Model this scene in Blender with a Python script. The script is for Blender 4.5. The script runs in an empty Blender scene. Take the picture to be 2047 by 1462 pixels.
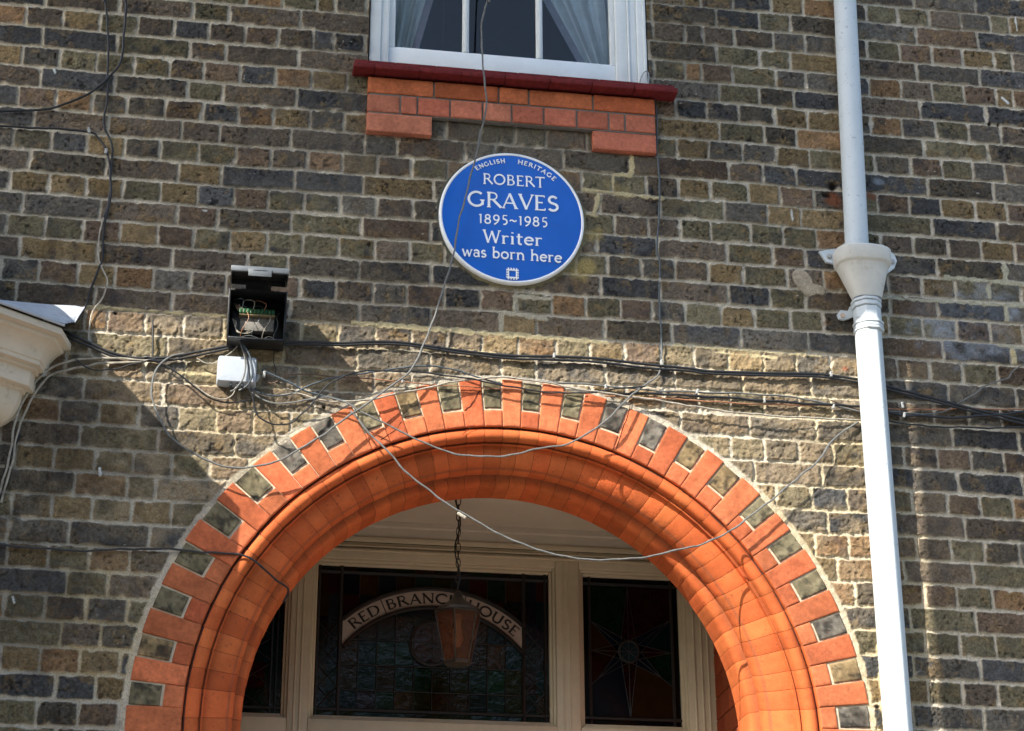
import bpy, math, random
import numpy as np
from mathutils import Vector, Matrix
R_ = math.radians
random.seed(7)
sc = bpy.context.scene
COL = sc.collection

# ------------------------------------------------------------------ camera
PITCH, YAW, ROLL = 0.409530922, 0.159428980, -0.00335106
FPX, CAMZ, DIST = 3896.84, -2.6346311, 5.73781759
G = 0.0789164686                       # one brick course
PW, PH = 2047.0, 1462.0
_cp, _sp, _cy, _sy = math.cos(PITCH), math.sin(PITCH), math.cos(YAW), math.sin(YAW)
FWD = Vector((_sy*_cp, _cy*_cp, _sp))
_rt = Vector((_cy, -_sy, 0)); _up = _rt.cross(FWD)
RT = _rt*math.cos(ROLL) + _up*math.sin(ROLL)
UP = _up*math.cos(ROLL) - _rt*math.sin(ROLL)
CAM = Vector((0, -DIST, CAMZ))
cd = bpy.data.cameras.new("camera"); cam = bpy.data.objects.new("camera", cd); COL.objects.link(cam)
cd.sensor_width = 36.0; cd.sensor_fit = 'HORIZONTAL'; cd.lens = FPX/PW*36.0
cd.clip_end = 500
cam.matrix_world = Matrix(((RT.x, UP.x, -FWD.x, CAM.x), (RT.y, UP.y, -FWD.y, CAM.y), (RT.z, UP.z, -FWD.z, CAM.z), (0, 0, 0, 1)))
sc.camera = cam

# ------------------------------------------------------------------ light
SUN = Vector((-1.2, -1.0, 1.25)).normalized()
w = bpy.data.worlds.new("World"); sc.world = w; w.use_nodes = True
nt = w.node_tree; bg = nt.nodes['Background']
sky = nt.nodes.new('ShaderNodeTexSky'); sky.sky_type = 'NISHITA'; sky.sun_disc = False
sky.sun_elevation = math.asin(SUN.z); sky.sun_rotation = math.atan2(SUN.x, SUN.y) % (2*math.pi)
sky.air_density = 1.2; sky.dust_density = 1.5
nt.links.new(sky.outputs[0], bg.inputs[0]); bg.inputs[1].default_value = 0.15
sl = bpy.data.lights.new("sun", 'SUN'); sun = bpy.data.objects.new("sun", sl); COL.objects.link(sun)
sl.energy = 3.9; sl.angle = R_(0.3); sl.color = (1.0, 0.93, 0.82)
sun.rotation_euler = SUN.to_track_quat('Z', 'Y').to_euler()
sc.view_settings.view_transform = 'Standard'; sc.view_settings.look = 'None'
sc.view_settings.exposure = 1.30; sc.view_settings.gamma = 1.0

# ------------------------------------------------------------------ helpers
def at(px, py, Y=0.0):
    """point of the plane at depth Y (0 = wall face, minus = towards the street) seen at photo pixel px, py"""
    d = FWD + RT*((px-PW/2)/FPX) - UP*((py-PH/2)/FPX)
    t = (DIST+Y)/d.y
    return Vector((t*d.x, Y, CAMZ+t*d.z))

def empty(name, loc=(0, 0, 0), label=None, cat=None, group=None, kind=None):
    o = bpy.data.objects.new(name, None); COL.objects.link(o); o.location = loc; o.empty_display_size = .1
    tag(o, label, cat, group, kind); return o
def tag(o, label=None, cat=None, group=None, kind=None):
    if label: o['label'] = label
    if cat: o['category'] = cat
    if group: o['group'] = group
    if kind: o['kind'] = kind
    return o

class MB:
    def __init__(s): s.v = []; s.f = []; s.c = []; s.uc = False
    def add(s, vs, fs, col=None):
        b = len(s.v); s.v.extend([tuple(p) for p in vs]); s.f.extend([tuple(b+i for i in f) for f in fs])
        if col is not None: s.uc = True
        if col is not None and len(col) and hasattr(col[0], '__len__'): s.c.extend(col)
        else: s.c.extend([col or (1, 1, 1)]*len(vs))
    def box(s, x0, x1, y0, y1, z0, z1, bev=0.0, col=None):
        if bev <= 0:
            vs = [(x, y, z) for x in (x0, x1) for y in (y0, y1) for z in (z0, z1)]
            s.add(vs, [(0, 1, 3, 2), (4, 6, 7, 5), (0, 4, 5, 1), (2, 3, 7, 6), (0, 2, 6, 4), (1, 5, 7, 3)], col); return
        b = min(bev, (x1-x0)*.45, (y1-y0)*.45, (z1-z0)*.45)
        xs, ys, zs = [(a, a+b, c-b, c) for a, c in ((x0, x1), (y0, y1), (z0, z1))]
        idx = {}; vs = []
        for i in range(4):
            for j in range(4):
                for k in range(4):
                    e = (i in (0, 3)) + (j in (0, 3)) + (k in (0, 3))
                    if e == 0: continue
                    p = [xs[i], ys[j], zs[k]]
                    if e >= 2:
                        q = .293*b if e == 2 else .42*b
                        if i in (0, 3): p[0] += q if i == 0 else -q
                        if j in (0, 3): p[1] += q if j == 0 else -q
                        if k in (0, 3): p[2] += q if k == 0 else -q
                    idx[(i, j, k)] = len(vs); vs.append(p)
        fs = []
        for a in range(3):
            for b2 in range(3):
                for side in (0, 3):
                    fs.append((idx[(side, a, b2)], idx[(side, a, b2+1)], idx[(side, a+1, b2+1)], idx[(side, a+1, b2)])[::(1 if side == 0 else -1)])
                    fs.append((idx[(a, side, b2)], idx[(a+1, side, b2)], idx[(a+1, side, b2+1)], idx[(a, side, b2+1)])[::(1 if side == 0 else -1)])
                    fs.append((idx[(a, b2, side)], idx[(a, b2+1, side)], idx[(a+1, b2+1, side)], idx[(a+1, b2, side)])[::(1 if side == 0 else -1)])
        s.add(vs, fs, col)
    def tube(s, pts, r, n=8, cap=True, col=None):
        pts = [Vector(p) for p in pts]
        m = len(pts); rs = r if hasattr(r, '__len__') else [r]*m
        vs = []; prev = None
        for i, p in enumerate(pts):
            t = (pts[min(i+1, m-1)]-pts[max(i-1, 0)])
            if t.length < 1e-9: t = Vector((0, 0, 1))
            t.normalize()
            if prev is None:
                a = Vector((0, 1, 0)) if abs(t.y) < .9 else Vector((1, 0, 0))
                u = t.cross(a).normalized()
            else:
                u = (prev - t*prev.dot(t)); u = u.normalized() if u.length > 1e-6 else t.orthogonal().normalized()
            prev = u; v = t.cross(u)
            for k in range(n):
                an = 2*math.pi*k/n
                vs.append(p + (u*math.cos(an)+v*math.sin(an))*rs[i])
        fs = [(i*n+k, i*n+(k+1) % n, (i+1)*n+(k+1) % n, (i+1)*n+k) for i in range(m-1) for k in range(n)]
        if cap: fs += [tuple(range(n))[::-1], tuple((m-1)*n+k for k in range(n))]
        s.add(vs, fs, col)
    def loft(s, rings, cap=True, col=None):
        n = len(rings[0]); vs = [p for r in rings for p in r]; m = len(rings)
        fs = [(i*n+k, i*n+(k+1) % n, (i+1)*n+(k+1) % n, (i+1)*n+k) for i in range(m-1) for k in range(n)]
        if cap: fs += [tuple(range(n))[::-1], tuple((m-1)*n+k for k in range(n))]
        s.add(vs, fs, col)
    def disc(s, c, r, y0, y1, n=24, col=None):        # short cylinder with its axis along Y
        rings = [[(c[0]+r*math.cos(2*math.pi*k/n), y, c[1]+r*math.sin(2*math.pi*k/n)) for k in range(n)] for y in (y1, y0)]
        s.loft(rings, True, col)
    def build(s, name, mat, parent=None, smooth=False):
        me = bpy.data.meshes.new(name); me.from_pydata(s.v, [], s.f); me.update()
        if s.uc:
            a = me.color_attributes.new('tone', 'FLOAT_COLOR', 'POINT')
            a.data.foreach_set('color', np.array([(c[0], c[1], c[2], 1.0) for c in s.c], np.float32).ravel())
        me.materials.append(mat)
        import bmesh
        bm = bmesh.new(); bm.from_mesh(me); bmesh.ops.recalc_face_normals(bm, faces=bm.faces); bm.to_mesh(me); bm.free()
        if smooth:
            me.polygons.foreach_set('use_smooth', [True]*len(me.polygons))
            me.set_sharp_from_angle(angle=R_(smooth if smooth > 1 else 40))
        o = bpy.data.objects.new(name, me); COL.objects.link(o)
        if parent:
            o.parent = parent
            if parent.location.length > 0: o.matrix_parent_inverse = Matrix.Translation(parent.location).inverted()
        return o

def cat_rom(pts, n=5):
    P = [Vector(p) for p in pts]; out = []
    for i in range(len(P)-1):
        a, b, c, d = P[max(i-1, 0)], P[i], P[i+1], P[min(i+2, len(P)-1)]
        for k in range(n):
            t = k/n
            out.append(.5*((2*b)+(c-a)*t+(2*a-5*b+4*c-d)*t*t+(3*b-a-3*c+d)*t**3))
    out.append(P[-1]); return out

# ------------------------------------------------------------------ materials
def mat(name, col=(.5, .5, .5), rough=.6, metal=0.0, vc=False, var=.15, scale=30., bump=.0, bscale=200., spec=.5, coat=0., alt=None, altamt=.0, altscale=20., altpos=(.55, .62)):
    m = bpy.data.materials.new(name); m.use_nodes = True; t = m.node_tree; N = t.nodes; Lk = t.links
    b = N['Principled BSDF']; b.inputs['Roughness'].default_value = rough; b.inputs['Metallic'].default_value = metal
    b.inputs['Specular IOR Level'].default_value = spec
    if coat: b.inputs['Coat Weight'].default_value = coat; b.inputs['Coat Roughness'].default_value = .12
    tc = N.new('ShaderNodeTexCoord')
    if vc:
        c = N.new('ShaderNodeAttribute'); c.attribute_name = 'tone'; src = c.outputs['Color']
    else:
        c = N.new('ShaderNodeRGB'); c.outputs[0].default_value = (*col, 1); src = c.outputs[0]
    if var > 0:
        n = N.new('ShaderNodeTexNoise'); n.inputs['Scale'].default_value = scale; n.inputs['Detail'].default_value = 6; n.inputs['Roughness'].default_value = .65
        Lk.new(tc.outputs['Object'], n.inputs['Vector'])
        mr = N.new('ShaderNodeMapRange'); mr.inputs[1].default_value = .3; mr.inputs[2].default_value = .7; mr.inputs[3].default_value = 1-var; mr.inputs[4].default_value = 1+var
        Lk.new(n.outputs['Fac'], mr.inputs[0])
        mx = N.new('ShaderNodeVectorMath'); mx.operation = 'SCALE'
        Lk.new(src, mx.inputs[0]); Lk.new(mr.outputs[0], mx.inputs['Scale']); src = mx.outputs[0]
    if alt is not None:
        n2 = N.new('ShaderNodeTexNoise'); n2.inputs['Scale'].default_value = altscale; n2.inputs['Detail'].default_value = 8; n2.inputs['Roughness'].default_value = .7
        Lk.new(tc.outputs['Object'], n2.inputs['Vector'])
        m2 = N.new('ShaderNodeMapRange'); m2.inputs[1].default_value = altpos[0]; m2.inputs[2].default_value = altpos[1]; m2.inputs[4].default_value = altamt
        Lk.new(n2.outputs['Fac'], m2.inputs[0])
        mm = N.new('ShaderNodeMix'); mm.data_type = 'RGBA'
        Lk.new(m2.outputs[0], mm.inputs['Factor']); Lk.new(src, mm.inputs['A']); mm.inputs['B'].default_value = (*alt, 1); src = mm.outputs['Result']
    Lk.new(src, b.inputs['Base Color'])
    if bump > 0:
        n3 = N.new('ShaderNodeTexNoise'); n3.inputs['Scale'].default_value = bscale; n3.inputs['Detail'].default_value = 5; n3.inputs['Roughness'].default_value = .6
        Lk.new(tc.outputs['Object'], n3.inputs['Vector'])
        bp = N.new('ShaderNodeBump'); bp.inputs['Strength'].default_value = 1.0; bp.inputs['Distance'].default_value = bump
        Lk.new(n3.outputs['Fac'], bp.inputs['Height']); Lk.new(bp.outputs[0], b.inputs['Normal'])
    return m

M_brick = mat('stock_brick', rough=.92, vc=True, var=.38, scale=210., bump=.0022, bscale=260., spec=.2)
M_red = mat('red_rubbed_brick', rough=.93, vc=True, var=.20, scale=90., bump=.0020, bscale=300., spec=.1, alt=(.16, .07, .045), altamt=.55, altscale=85., altpos=(.57, .68))
M_mould = mat('moulded_red_brick', rough=.80, vc=True, var=.16, scale=30., bump=.0012, bscale=200., spec=.15, alt=(.14, .05, .03), altamt=.6, altscale=60., altpos=(.575, .66))
M_white = mat('white_gloss_paint', (.84, .89, .91), .5, var=.05, scale=14., bump=.0007, bscale=120., alt=(.42, .44, .44), altamt=.5, altscale=70., altpos=(.66, .74))
M_pipe = mat('pipe_paint', (.60, .66, .69), .5, var=.04, scale=10., bump=.0006, bscale=60., alt=(.30, .33, .36), altamt=.8, altscale=70., altpos=(.615, .64))
M_hop = mat('hopper_paint', (.66, .66, .62), .5, var=.07, scale=16., bump=.0012, bscale=90., alt=(.42, .33, .23), altamt=.45, altscale=34., altpos=(.57, .68))
M_cream = mat('cream_stucco', (.66, .57, .44), .7, var=.07, scale=12., bump=.0009, bscale=60., alt=(.33, .26, .18), altamt=.45, altscale=22., altpos=(.58, .68))
M_joinery = mat('cream_joinery', (.64, .56, .38), .5, var=.06, scale=20., bump=.0004, bscale=50.)
M_ceil = mat('cream_ceiling', (.60, .54, .42), .7, var=.07, scale=9., bump=.0006, bscale=20.)
M_sill = mat('oxblood_sill_paint', (.150, .018, .018), .72, var=.30, scale=45., bump=.0026, bscale=60., spec=.2, alt=(.05, .02, .018), altamt=.6, altscale=30., altpos=(.58, .68))
M_black = mat('black_cable', (.012, .013, .015), .45, var=.3, scale=60., bump=.0003, bscale=300.)
M_grey = mat('grey_cable', (.14, .145, .14), .55, var=.35, scale=70., bump=.0004, bscale=300.)
M_pale = mat('pale_dirty_cable', (.36, .33, .27), .7, var=.45, scale=50., bump=.0005, bscale=300.)
M_dgrey = mat('slate_grey_cable', (.06, .08, .095), .5, var=.3, scale=70., bump=.0004, bscale=300.)
M_brown = mat('brown_cable', (.12, .07, .045), .6, var=.35, scale=60., bump=.0005, bscale=300.)
M_lead = mat('lead_sheet', (.46, .49, .53), .7, var=.22, scale=26., bump=.0025, bscale=30., alt=(.24, .25, .26), altamt=.6, altscale=26., altpos=(.55, .66))
M_blackbox = mat('black_plastic', (.012, .013, .014), .35, var=.3, scale=40., bump=.0004, bscale=200., alt=(.10, .095, .08), altamt=.35, altscale=60., altpos=(.55, .7))
M_lid = mat('grey_lid_plastic', (.12, .135, .15), .35, var=.2, scale=40., bump=.0004, bscale=100.)
M_pot = mat('white_plastic', (.42, .47, .53), .5, var=.05, scale=30., bump=.0006, bscale=120.)
M_pcb = mat('green_terminals', (.03, .13, .05), .4, var=.3, scale=90.)
M_dirty = mat('dusty_grey_board', (.20, .19, .17), .7, var=.4, scale=90., bump=.001, bscale=160.)
M_copper = mat('copper_wire', (.35, .16, .08), .5, var=.3, scale=80.)
M_screw = mat('painted_screw', (.38, .39, .38), .45, var=.2, scale=90.)
M_steel = mat('galvanised_wire', (.35, .36, .36), .45, metal=.4, var=.25, scale=60.)
M_pblue = mat('blue_glaze', (.0, .112, .56), .28, var=.07, scale=9., bump=.0003, bscale=40., spec=.3, coat=.12)
M_pwhite = mat('white_glaze', (.93, .95, .96), .25, var=.03, scale=20., coat=.3)
M_leadline = mat('lead_came', (.014, .013, .012), .5, var=.3, scale=60.)
M_tin = mat('lantern_metal', (.055, .045, .032), .5, metal=.5, var=.4, scale=60., bump=.0006, bscale=120.)
M_curt = mat('net_curtain', (.85, .92, .93), .9, var=.08, scale=20.)
M_hem = mat('curtain_hem', (.34, .35, .42), .9, var=.1, scale=30.)
M_room = mat('sky_tint_room', (.02, .27, .50), .9, var=.1, scale=4.)  # room coloured blue to stand in for sky reflected in the window glass
M_pave = mat('paving', (.26, .245, .22), .9, var=.2, scale=3., bump=.002, bscale=60.)
M_leaf = mat('leaves', (.07, .13, .03), .6, var=.4, scale=3.)
M_bark = mat('bark', (.10, .08, .06), .9, var=.3, scale=12., bump=.01, bscale=12.)
M_blocker = mat('sun_blocker_sheet', (.35, .33, .30), .9, var=.1, scale=8.)
def glassmat(name, tint, f0, rough=.02, wav=0., wscale=12., refl_tint=None):
    m = bpy.data.materials.new(name); m.use_nodes = True; t = m.node_tree; N = t.nodes; N.clear()
    o = N.new('ShaderNodeOutputMaterial'); tr = N.new('ShaderNodeBsdfTransparent'); tr.inputs[0].default_value = (*tint, 1)
    gl = N.new('ShaderNodeBsdfGlossy'); gl.inputs['Roughness'].default_value = rough
    fr = N.new('ShaderNodeFresnel'); fr.inputs[0].default_value = f0; mx = N.new('ShaderNodeMixShader')
    t.links.new(fr.outputs[0], mx.inputs[0]); t.links.new(tr.outputs[0], mx.inputs[1]); t.links.new(gl.outputs[0], mx.inputs[2]); t.links.new(mx.outputs[0], o.inputs[0])
    tc = N.new('ShaderNodeTexCoord'); n = N.new('ShaderNodeTexNoise'); n.inputs['Scale'].default_value = wscale
    bp = N.new('ShaderNodeBump'); bp.inputs['Distance'].default_value = wav; t.links.new(tc.outputs['Object'], n.inputs[0]); t.links.new(n.outputs[0], bp.inputs['Height'])
    t.links.new(bp.outputs[0], gl.inputs['Normal'])
    if refl_tint:  # diffuse share that paints a reflection into the glass
        df = N.new('ShaderNodeBsdfDiffuse'); df.inputs[0].default_value = (*refl_tint, 1); m2 = N.new('ShaderNodeMixShader'); m2.inputs[0].default_value = .13
        t.links.new(mx.outputs[0], m2.inputs[1]); t.links.new(df.outputs[0], m2.inputs[2]); t.links.new(m2.outputs[0], o.inputs[0])
    return m
M_glass = glassmat('window_glass', (.93, .95, .97), 1.45, .01, .0004, 6.)
M_lglass = glassmat('lantern_glass', (.80, .55, .38), 1.6, .03, .0004, 20., (.42, .17, .09))  # orange colour stands in for the sunlit arch reflected in the panes
M_stain = mat('stained_glass', rough=.03, vc=True, var=.6, scale=70., bump=.0018, bscale=34., spec=.42)
M_stainflat = mat('stained_glass_smooth', rough=.18, vc=True, var=.25, scale=30., bump=.0003, bscale=26., spec=.2)
# ------------------------------------------------------------------ numpy noise
def _hash(ix, iz, seed):
    h = (ix.astype(np.int64)*374761393 + iz.astype(np.int64)*668265263 + seed*2147483647 + 1013904223) & 0xFFFFFFFF
    h = ((h ^ (h >> 13))*1274126177) & 0xFFFFFFFF
    h = ((h ^ (h >> 16))*2246822519) & 0xFFFFFFFF
    return ((h ^ (h >> 15)) & 0xFFFFFF)/float(0xFFFFFF)
def vnoise(x, z, s, seed):
    x = x/s; z = z/s; ix = np.floor(x); iz = np.floor(z); fx = x-ix; fz = z-iz
    fx = fx*fx*(3-2*fx); fz = fz*fz*(3-2*fz)
    a = _hash(ix, iz, seed); b = _hash(ix+1, iz, seed); c = _hash(ix, iz+1, seed); d = _hash(ix+1, iz+1, seed)
    return (a*(1-fx)+b*fx)*(1-fz)+(c*(1-fx)+d*fx)*fz
def sstep(a, b, v):
    t = np.clip((v-a)/(b-a), 0, 1); return t*t*(3-2*t)

CX, CZ = 0.912, -1.302                   # arch centre
RO, RI = 1.139, 0.974                    # voussoir ring

PERPS={-17:[-478,-359],-16:[-431,-318,2188,2418],-15:[-597,-484,-369,2243,2355,2473],-14:[-430,-313,2202,2426],-13:[-601,-483,-245,2249,2364,2483],-12:[-427,-306,2208,2425],-11:[-608,-486,-368,-246,2028,2258,2367,2488],-10:[-612,-433,-195,1974,2201,2431],-9:[-610,-491,-372,-252,-133,1905,2018,2249,2363,2478,2596],-8:[-430,-273,-188,1954,2419],-7:[-497,-375,-259,-142,-27,1907,2025,2248,2367,2481,2594],-6:[-429,-190,46,1718,1947,2411,2637],-5:[-494,-376,-252,-134,-15,99,216,1644,1756,1872,1988,2233,2348,2463,2578],-4:[-427,-187,51,289,1479,1711,1938,2406,2638],-3:[-370,-248,-123,-12,113,237,356,1542,1652,1765,1884,1995,2351,2471,2585],-2:[-421,-182,54,186,419,652,886,1003,1232,1465,1696,1930,2406,2646],-1:[-443,-375,-257,-137,-13,106,240,357,475,592,711,825,944,1068,1182,1297,1419,1534,1650,1771,1883,2001,2235,2352,2467,2589],0:[-664,-420,-178,54,197,421,655,889,1005,1234,1461,1699,1930,2406,2645],1:[-719,-601,-478,-363,-243,-126,-9,114,224,344,463,576,697,818,939,1058,1173,1290,1397,1510,1632,1749,1875,1988,2222,2341,2461,2578,2697],2:[-669,-426,-187,52,185,418,653,995,1225,1427,1662,1808,1930,2232,2397,2648],3:[-717,-597,-477,-359,-240,-123,-6,113,229,348,467,583,698,1142,1249,1364,1480,1597,1719,1872,1999,2230,2352,2472,2593,2711],4:[-676,-430,-183,-52,189,422,650,1213,1420,1664,1826,1941,2412,2656],5:[-722,-598,-480,-361,-241,-121,-4,110,228,347,468,589,1277,1393,1505,1613,1752,1867,1985,2218,2335,2460,2582,2704],6:[-668,-424,-188,-47,192,421,658,1229,1436,1664,1817,1936,2408,2648],7:[-727,-606,-491,-369,-252,-127,-5,112,232,349,466,584,705,1164,1272,1391,1505,1619,1755,1867,1986,2220,2334,2450,2575,2691],8:[-668,-425,-187,-63,174,420,530,761,867,1101,1339,1685,1809,1928,2406,2651],9:[-727,-604,-486,-373,-247,-122,-5,114,235,349,935,1044,1184,1506,1619,1739,1860,1981,2221,2353,2468,2582,2701],10:[-660,-419,-177,-60,186,1660,1823,1940,2409,2648],11:[-728,-604,-484,-359,-243,-128,-6,112,233,355,1618,1733,1866,1983,2219,2335,2461,2582,2705],12:[-669,-424,-180,-58,189,1668,1815,1938,2407,2655],13:[-729,-608,-485,-361,-237,-120,0,116,234,303,1547,1605,1720,1878,1990,2225,2343,2461,2582,2704,2768],14:[-674,-426,-179,-56,189,1667,1824,1938,2410,2651],15:[1,123,242,303,1553,1620,1734,1879,1994,2230,2351,2471,2590,2714,2783],16:[1671,1830,1946,2421,2659],17:[1554,1618,1735,1880,2002,2240,2359,2477,2599,2715,2786],18:[2423,2664]}
rng = random.Random(3)
def course_perps(k):
    u = .1182 if k % 2 else .2364
    L = [v/1000 for v in PERPS.get(k, [])]
    if not L: L = [(-.006 if k % 2 else -.187)+rng.uniform(-.006, .006)]
    out = [L[0]]
    for v in L[1:]:
        n = max(1, int(round((v-out[-1])/u))) if v-out[-1] > u*1.4 else 1
        p = out[-1]
        for i in range(1, n): out.append(p+(v-p)*i/n+rng.uniform(-.004, .004))
        out.append(v)
    while out[0] > -2.9: out.insert(0, out[0]-u+rng.uniform(-.003, .003))
    while out[-1] < 4.8: out.append(out[-1]+u+rng.uniform(-.003, .003))
    return np.array(out)

LIN = lambda r, g, b: np.array([((v/255+.055)/1.055)**2.4 if v > 10 else v/255/12.92 for v in (r, g, b)])
#            olive            yellow-brown      orange            purple-brown      slate blue        grey-brown        brown
PAL = np.array([LIN(104, 97, 72), LIN(128, 106, 66), LIN(140, 104, 62), LIN(100, 87, 75), LIN(70, 72, 77), LIN(92, 88, 83), LIN(104, 84, 68), LIN(84, 77, 67)])
_g = PAL.mean(1, keepdims=True); PAL = (PAL*.66+_g*.34)*np.array([1.02, .985, .89])
W_H = np.array([.30, .15, .06, .12, .06, .14, .12, .05]); W_S = np.array([.09, .03, .01, .24, .25, .16, .09, .13])

def make_wall(parent):
    xs = np.concatenate([np.arange(-2.6, -1.2, .03), np.arange(-1.2, -.95, .009), np.arange(-.95, 2.95, .003), np.arange(2.95, 4.3, .007)])
    zs = np.concatenate([np.arange(-4.2, -2.1, .03), np.arange(-2.1, -1.5, .009), np.arange(-1.5, 1.62, .003), np.arange(1.62, 2.3, .009), np.arange(2.3, 3.1, .03)])
    nx, nz = len(xs), len(zs)
    X, Z = np.meshgrid(xs, zs)
    Xw = X + (vnoise(X, Z, .06, 1)-.5)*.004
    Zw = Z + (vnoise(X, Z*.3, .22, 2)-.5)*.007 + (vnoise(X, Z, .04, 3)-.5)*.0025
    K = np.floor(Zw/G).astype(np.int64); fz = Zw-K*G
    P0 = np.zeros_like(X); P1 = np.zeros_like(X); ID = np.zeros(X.shape, np.int64)
    for k in range(K.min(), K.max()+1):
        z0, z1 = k*G-.01, (k+1)*G+.01
        a, b = np.searchsorted(zs, z0), np.searchsorted(zs, z1)
        m = K[a:b] == k
        if not m.any(): continue
        pr = course_perps(k); q = Xw[a:b][m]; i = np.clip(np.searchsorted(pr, q)-1, 0, len(pr)-2)
        t = P0[a:b]; t[m] = pr[i]; t = P1[a:b]; t[m] = pr[i+1]; t = ID[a:b]; t[m] = i
    n12 = vnoise(X, Z, .012, 4); n5 = vnoise(X, Z, .0062, 5); n25 = vnoise(X, Z, .026, 6); n60 = vnoise(X, Z, .06, 7); n200 = vnoise(X, Z, .22, 8)
    h1 = _hash(ID, K, 11); h2 = _hash(ID, K, 12); h3 = _hash(ID, K, 13); h4 = _hash(ID, K, 14); h5 = _hash(ID, K, 15)
    wear = (h4**3)*.004
    ex = np.minimum(Xw-P0, P1-Xw)-.0017-.0018*n60; ez = np.minimum(fz, G-fz)-.0018-.0024*vnoise(X, Z, .3, 9)
    rc = .007+wear
    d = np.minimum(ex, ez); cm = (ex < rc) & (ez < rc)
    d = np.where(cm, rc-np.hypot(rc-np.minimum(ex, rc), rc-np.minimum(ez, rc)), d)
    d = d + (n12-.5)*.0034 + (n5-.5)*.0020 - wear*.6 - .004*sstep(.72, .9, n25)*(h5 > .5)
    # mortar run across the arris of a brick here and there
    B = sstep(0.0, .0030, d)
    lit = sstep(.04, -.06, Z)*sstep(2.4, 2.2, X)             # weathered, rough band following the edges of the sunlit area
    face = (h1-.5)*.003 + (h2-.5)*.03*(X-(P0+P1)/2) + (h3-.5)*.03*(fz-G/2)
    rough = (n25-.5)*.0028 + (n12-.5)*.0024 + (n5-.5)*.0017
    pits = sstep(.74, .86, vnoise(X, Z, .009, 21))*sstep(.3, .7, n60)
    crack = sstep(.022, .0, np.abs(vnoise(X, Z*1.7, .045, 22)+.35*n12-.66))*(h4 > .35)*sstep(.45, .6, vnoise(X, Z, .09, 23))
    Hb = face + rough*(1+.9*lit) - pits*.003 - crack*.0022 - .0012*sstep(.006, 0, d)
    Hm = -.0058 + (n12-.5)*.002 + (n5-.5)*.0016 + (n60-.5)*.002
    H = Hb*B + Hm*(1-B)
    # ---- colour
    stre = (P1-P0) > .19
    cw_h = np.cumsum(W_H/W_H.sum()); cw_s = np.cumsum(W_S/W_S.sum())
    pick = np.where(stre, np.searchsorted(cw_s, h1*.9999), np.searchsorted(cw_h, h1*.9999))
    C = PAL[np.clip(pick, 0, len(PAL)-1)]
    C = C*(.72+.54*h2)[..., None]*(.86+.28*n200)[..., None]*(.84+.32*vnoise(X, Z*.5, .55, 71))[..., None]
    n35 = vnoise(X+ID*.37, Z, .036, 31)
    dark = sstep(.56, .80, n35*.6+n12*.25+.15*n5)*(.25+.75*h3)*.85
    C = C*(1-dark)[..., None] + LIN(42, 44, 50)*dark[..., None]
    warm = sstep(.58, .78, vnoise(X, Z+ID*.21, .03, 32)*.65+n5*.35)*(.15+.5*h5)
    C = C*(1-warm)[..., None] + LIN(116, 95, 62)*warm[..., None]
    C = C*(1-.62*np.maximum(pits, crack))[..., None]
    fl = sstep(.94, .98, vnoise(X, Z, .0075, 33))*sstep(.66, .8, n200)
    C = C*(1-.7*fl)[..., None] + LIN(190, 185, 172)*(.7*fl)[..., None]
    C = C*(.66+.66*n5)[..., None]*(.80+.40*vnoise(X, Z, .0034, 61))[..., None]*(.86+.28*n12)[..., None]
    # mortar dust dragged over the edges
    ed = sstep(.007, .0, d)*sstep(.40, .7, n25)*.75
    Mc = LIN(194, 185, 167)*(.72+.40*n25)[..., None]*(.86+.24*n12)[..., None]
    gm = sstep(.5, .9, vnoise(X, Z, .5, 41))
    Mc = Mc*(1-.30*gm)[..., None]
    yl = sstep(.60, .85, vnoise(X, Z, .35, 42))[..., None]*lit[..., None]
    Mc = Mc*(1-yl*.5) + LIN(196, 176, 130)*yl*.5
    C = C*(1-ed)[..., None] + Mc*ed[..., None]
    C = C*B[..., None] + Mc*(1-B)[..., None]
    # weathered sandier bricks, lightened further to make the sunlit band stand out
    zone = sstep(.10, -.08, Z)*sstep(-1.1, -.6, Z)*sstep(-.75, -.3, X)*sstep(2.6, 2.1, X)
    sunlit_sand = zone*sstep(.25, .70, n60*.4+n25*.3+n200*.3)*B*.68*(.35+.65*h4)
    C = C*(1-sunlit_sand)[..., None] + LIN(158, 140, 112)*sunlit_sand[..., None]
    # soot, bloom and stains: (px, py, radius m, colour, strength)
    for px, py, r, c, st in ((1930, 650, .20, (150, 158, 168), .5), (1990, 600, .12, (140, 150, 160), .35), (150, 900, .3, (50, 44, 38), .35), (60, 1200, .3, (60, 52, 44), .35),
                             (650, 300, .3, (95, 92, 86), .35), (1000, 280, .30, (104, 98, 88), .5), (1230, 300, .16, (104, 98, 88), .5), (30, 270, .2, (88, 84, 78), .3),
                             (1665, 400, .045, (120, 70, 45), .8), (1665, 372, .022, (20, 16, 14), 1.0), (1650, 390, .02, (22, 20, 18), .9), (1690, 738, .016, (150, 80, 52), .6), (1740, 545, .02, (165, 158, 140), .7), (1650, 645, .03, (110, 80, 55), .7),
                             (900, 175, .5, (70, 66, 58), .28), (1330, 420, .10, (58, 54, 48), .35), (1640, 900, .12, (70, 60, 48), .25), (1690, 200, .06, (56, 54, 50), .4), (1740, 390, .02, (120, 70, 50), .7), (1755, 363, .03, (150, 160, 170), .6),
                             (1185, 470, .05, (185, 165, 100), .45), (1165, 540, .05, (185, 165, 100), .45), (1230, 380, .05, (150, 135, 90), .4), (1260, 300, .05, (170, 155, 105), .4)):
        p = at(px, py); dd = np.hypot(X-p.x, (Z-p.z)*1.3)/r
        a = sstep(1.15, .35, dd+(n60-.5)*.9+(n25-.5)*.7)*st
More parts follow.
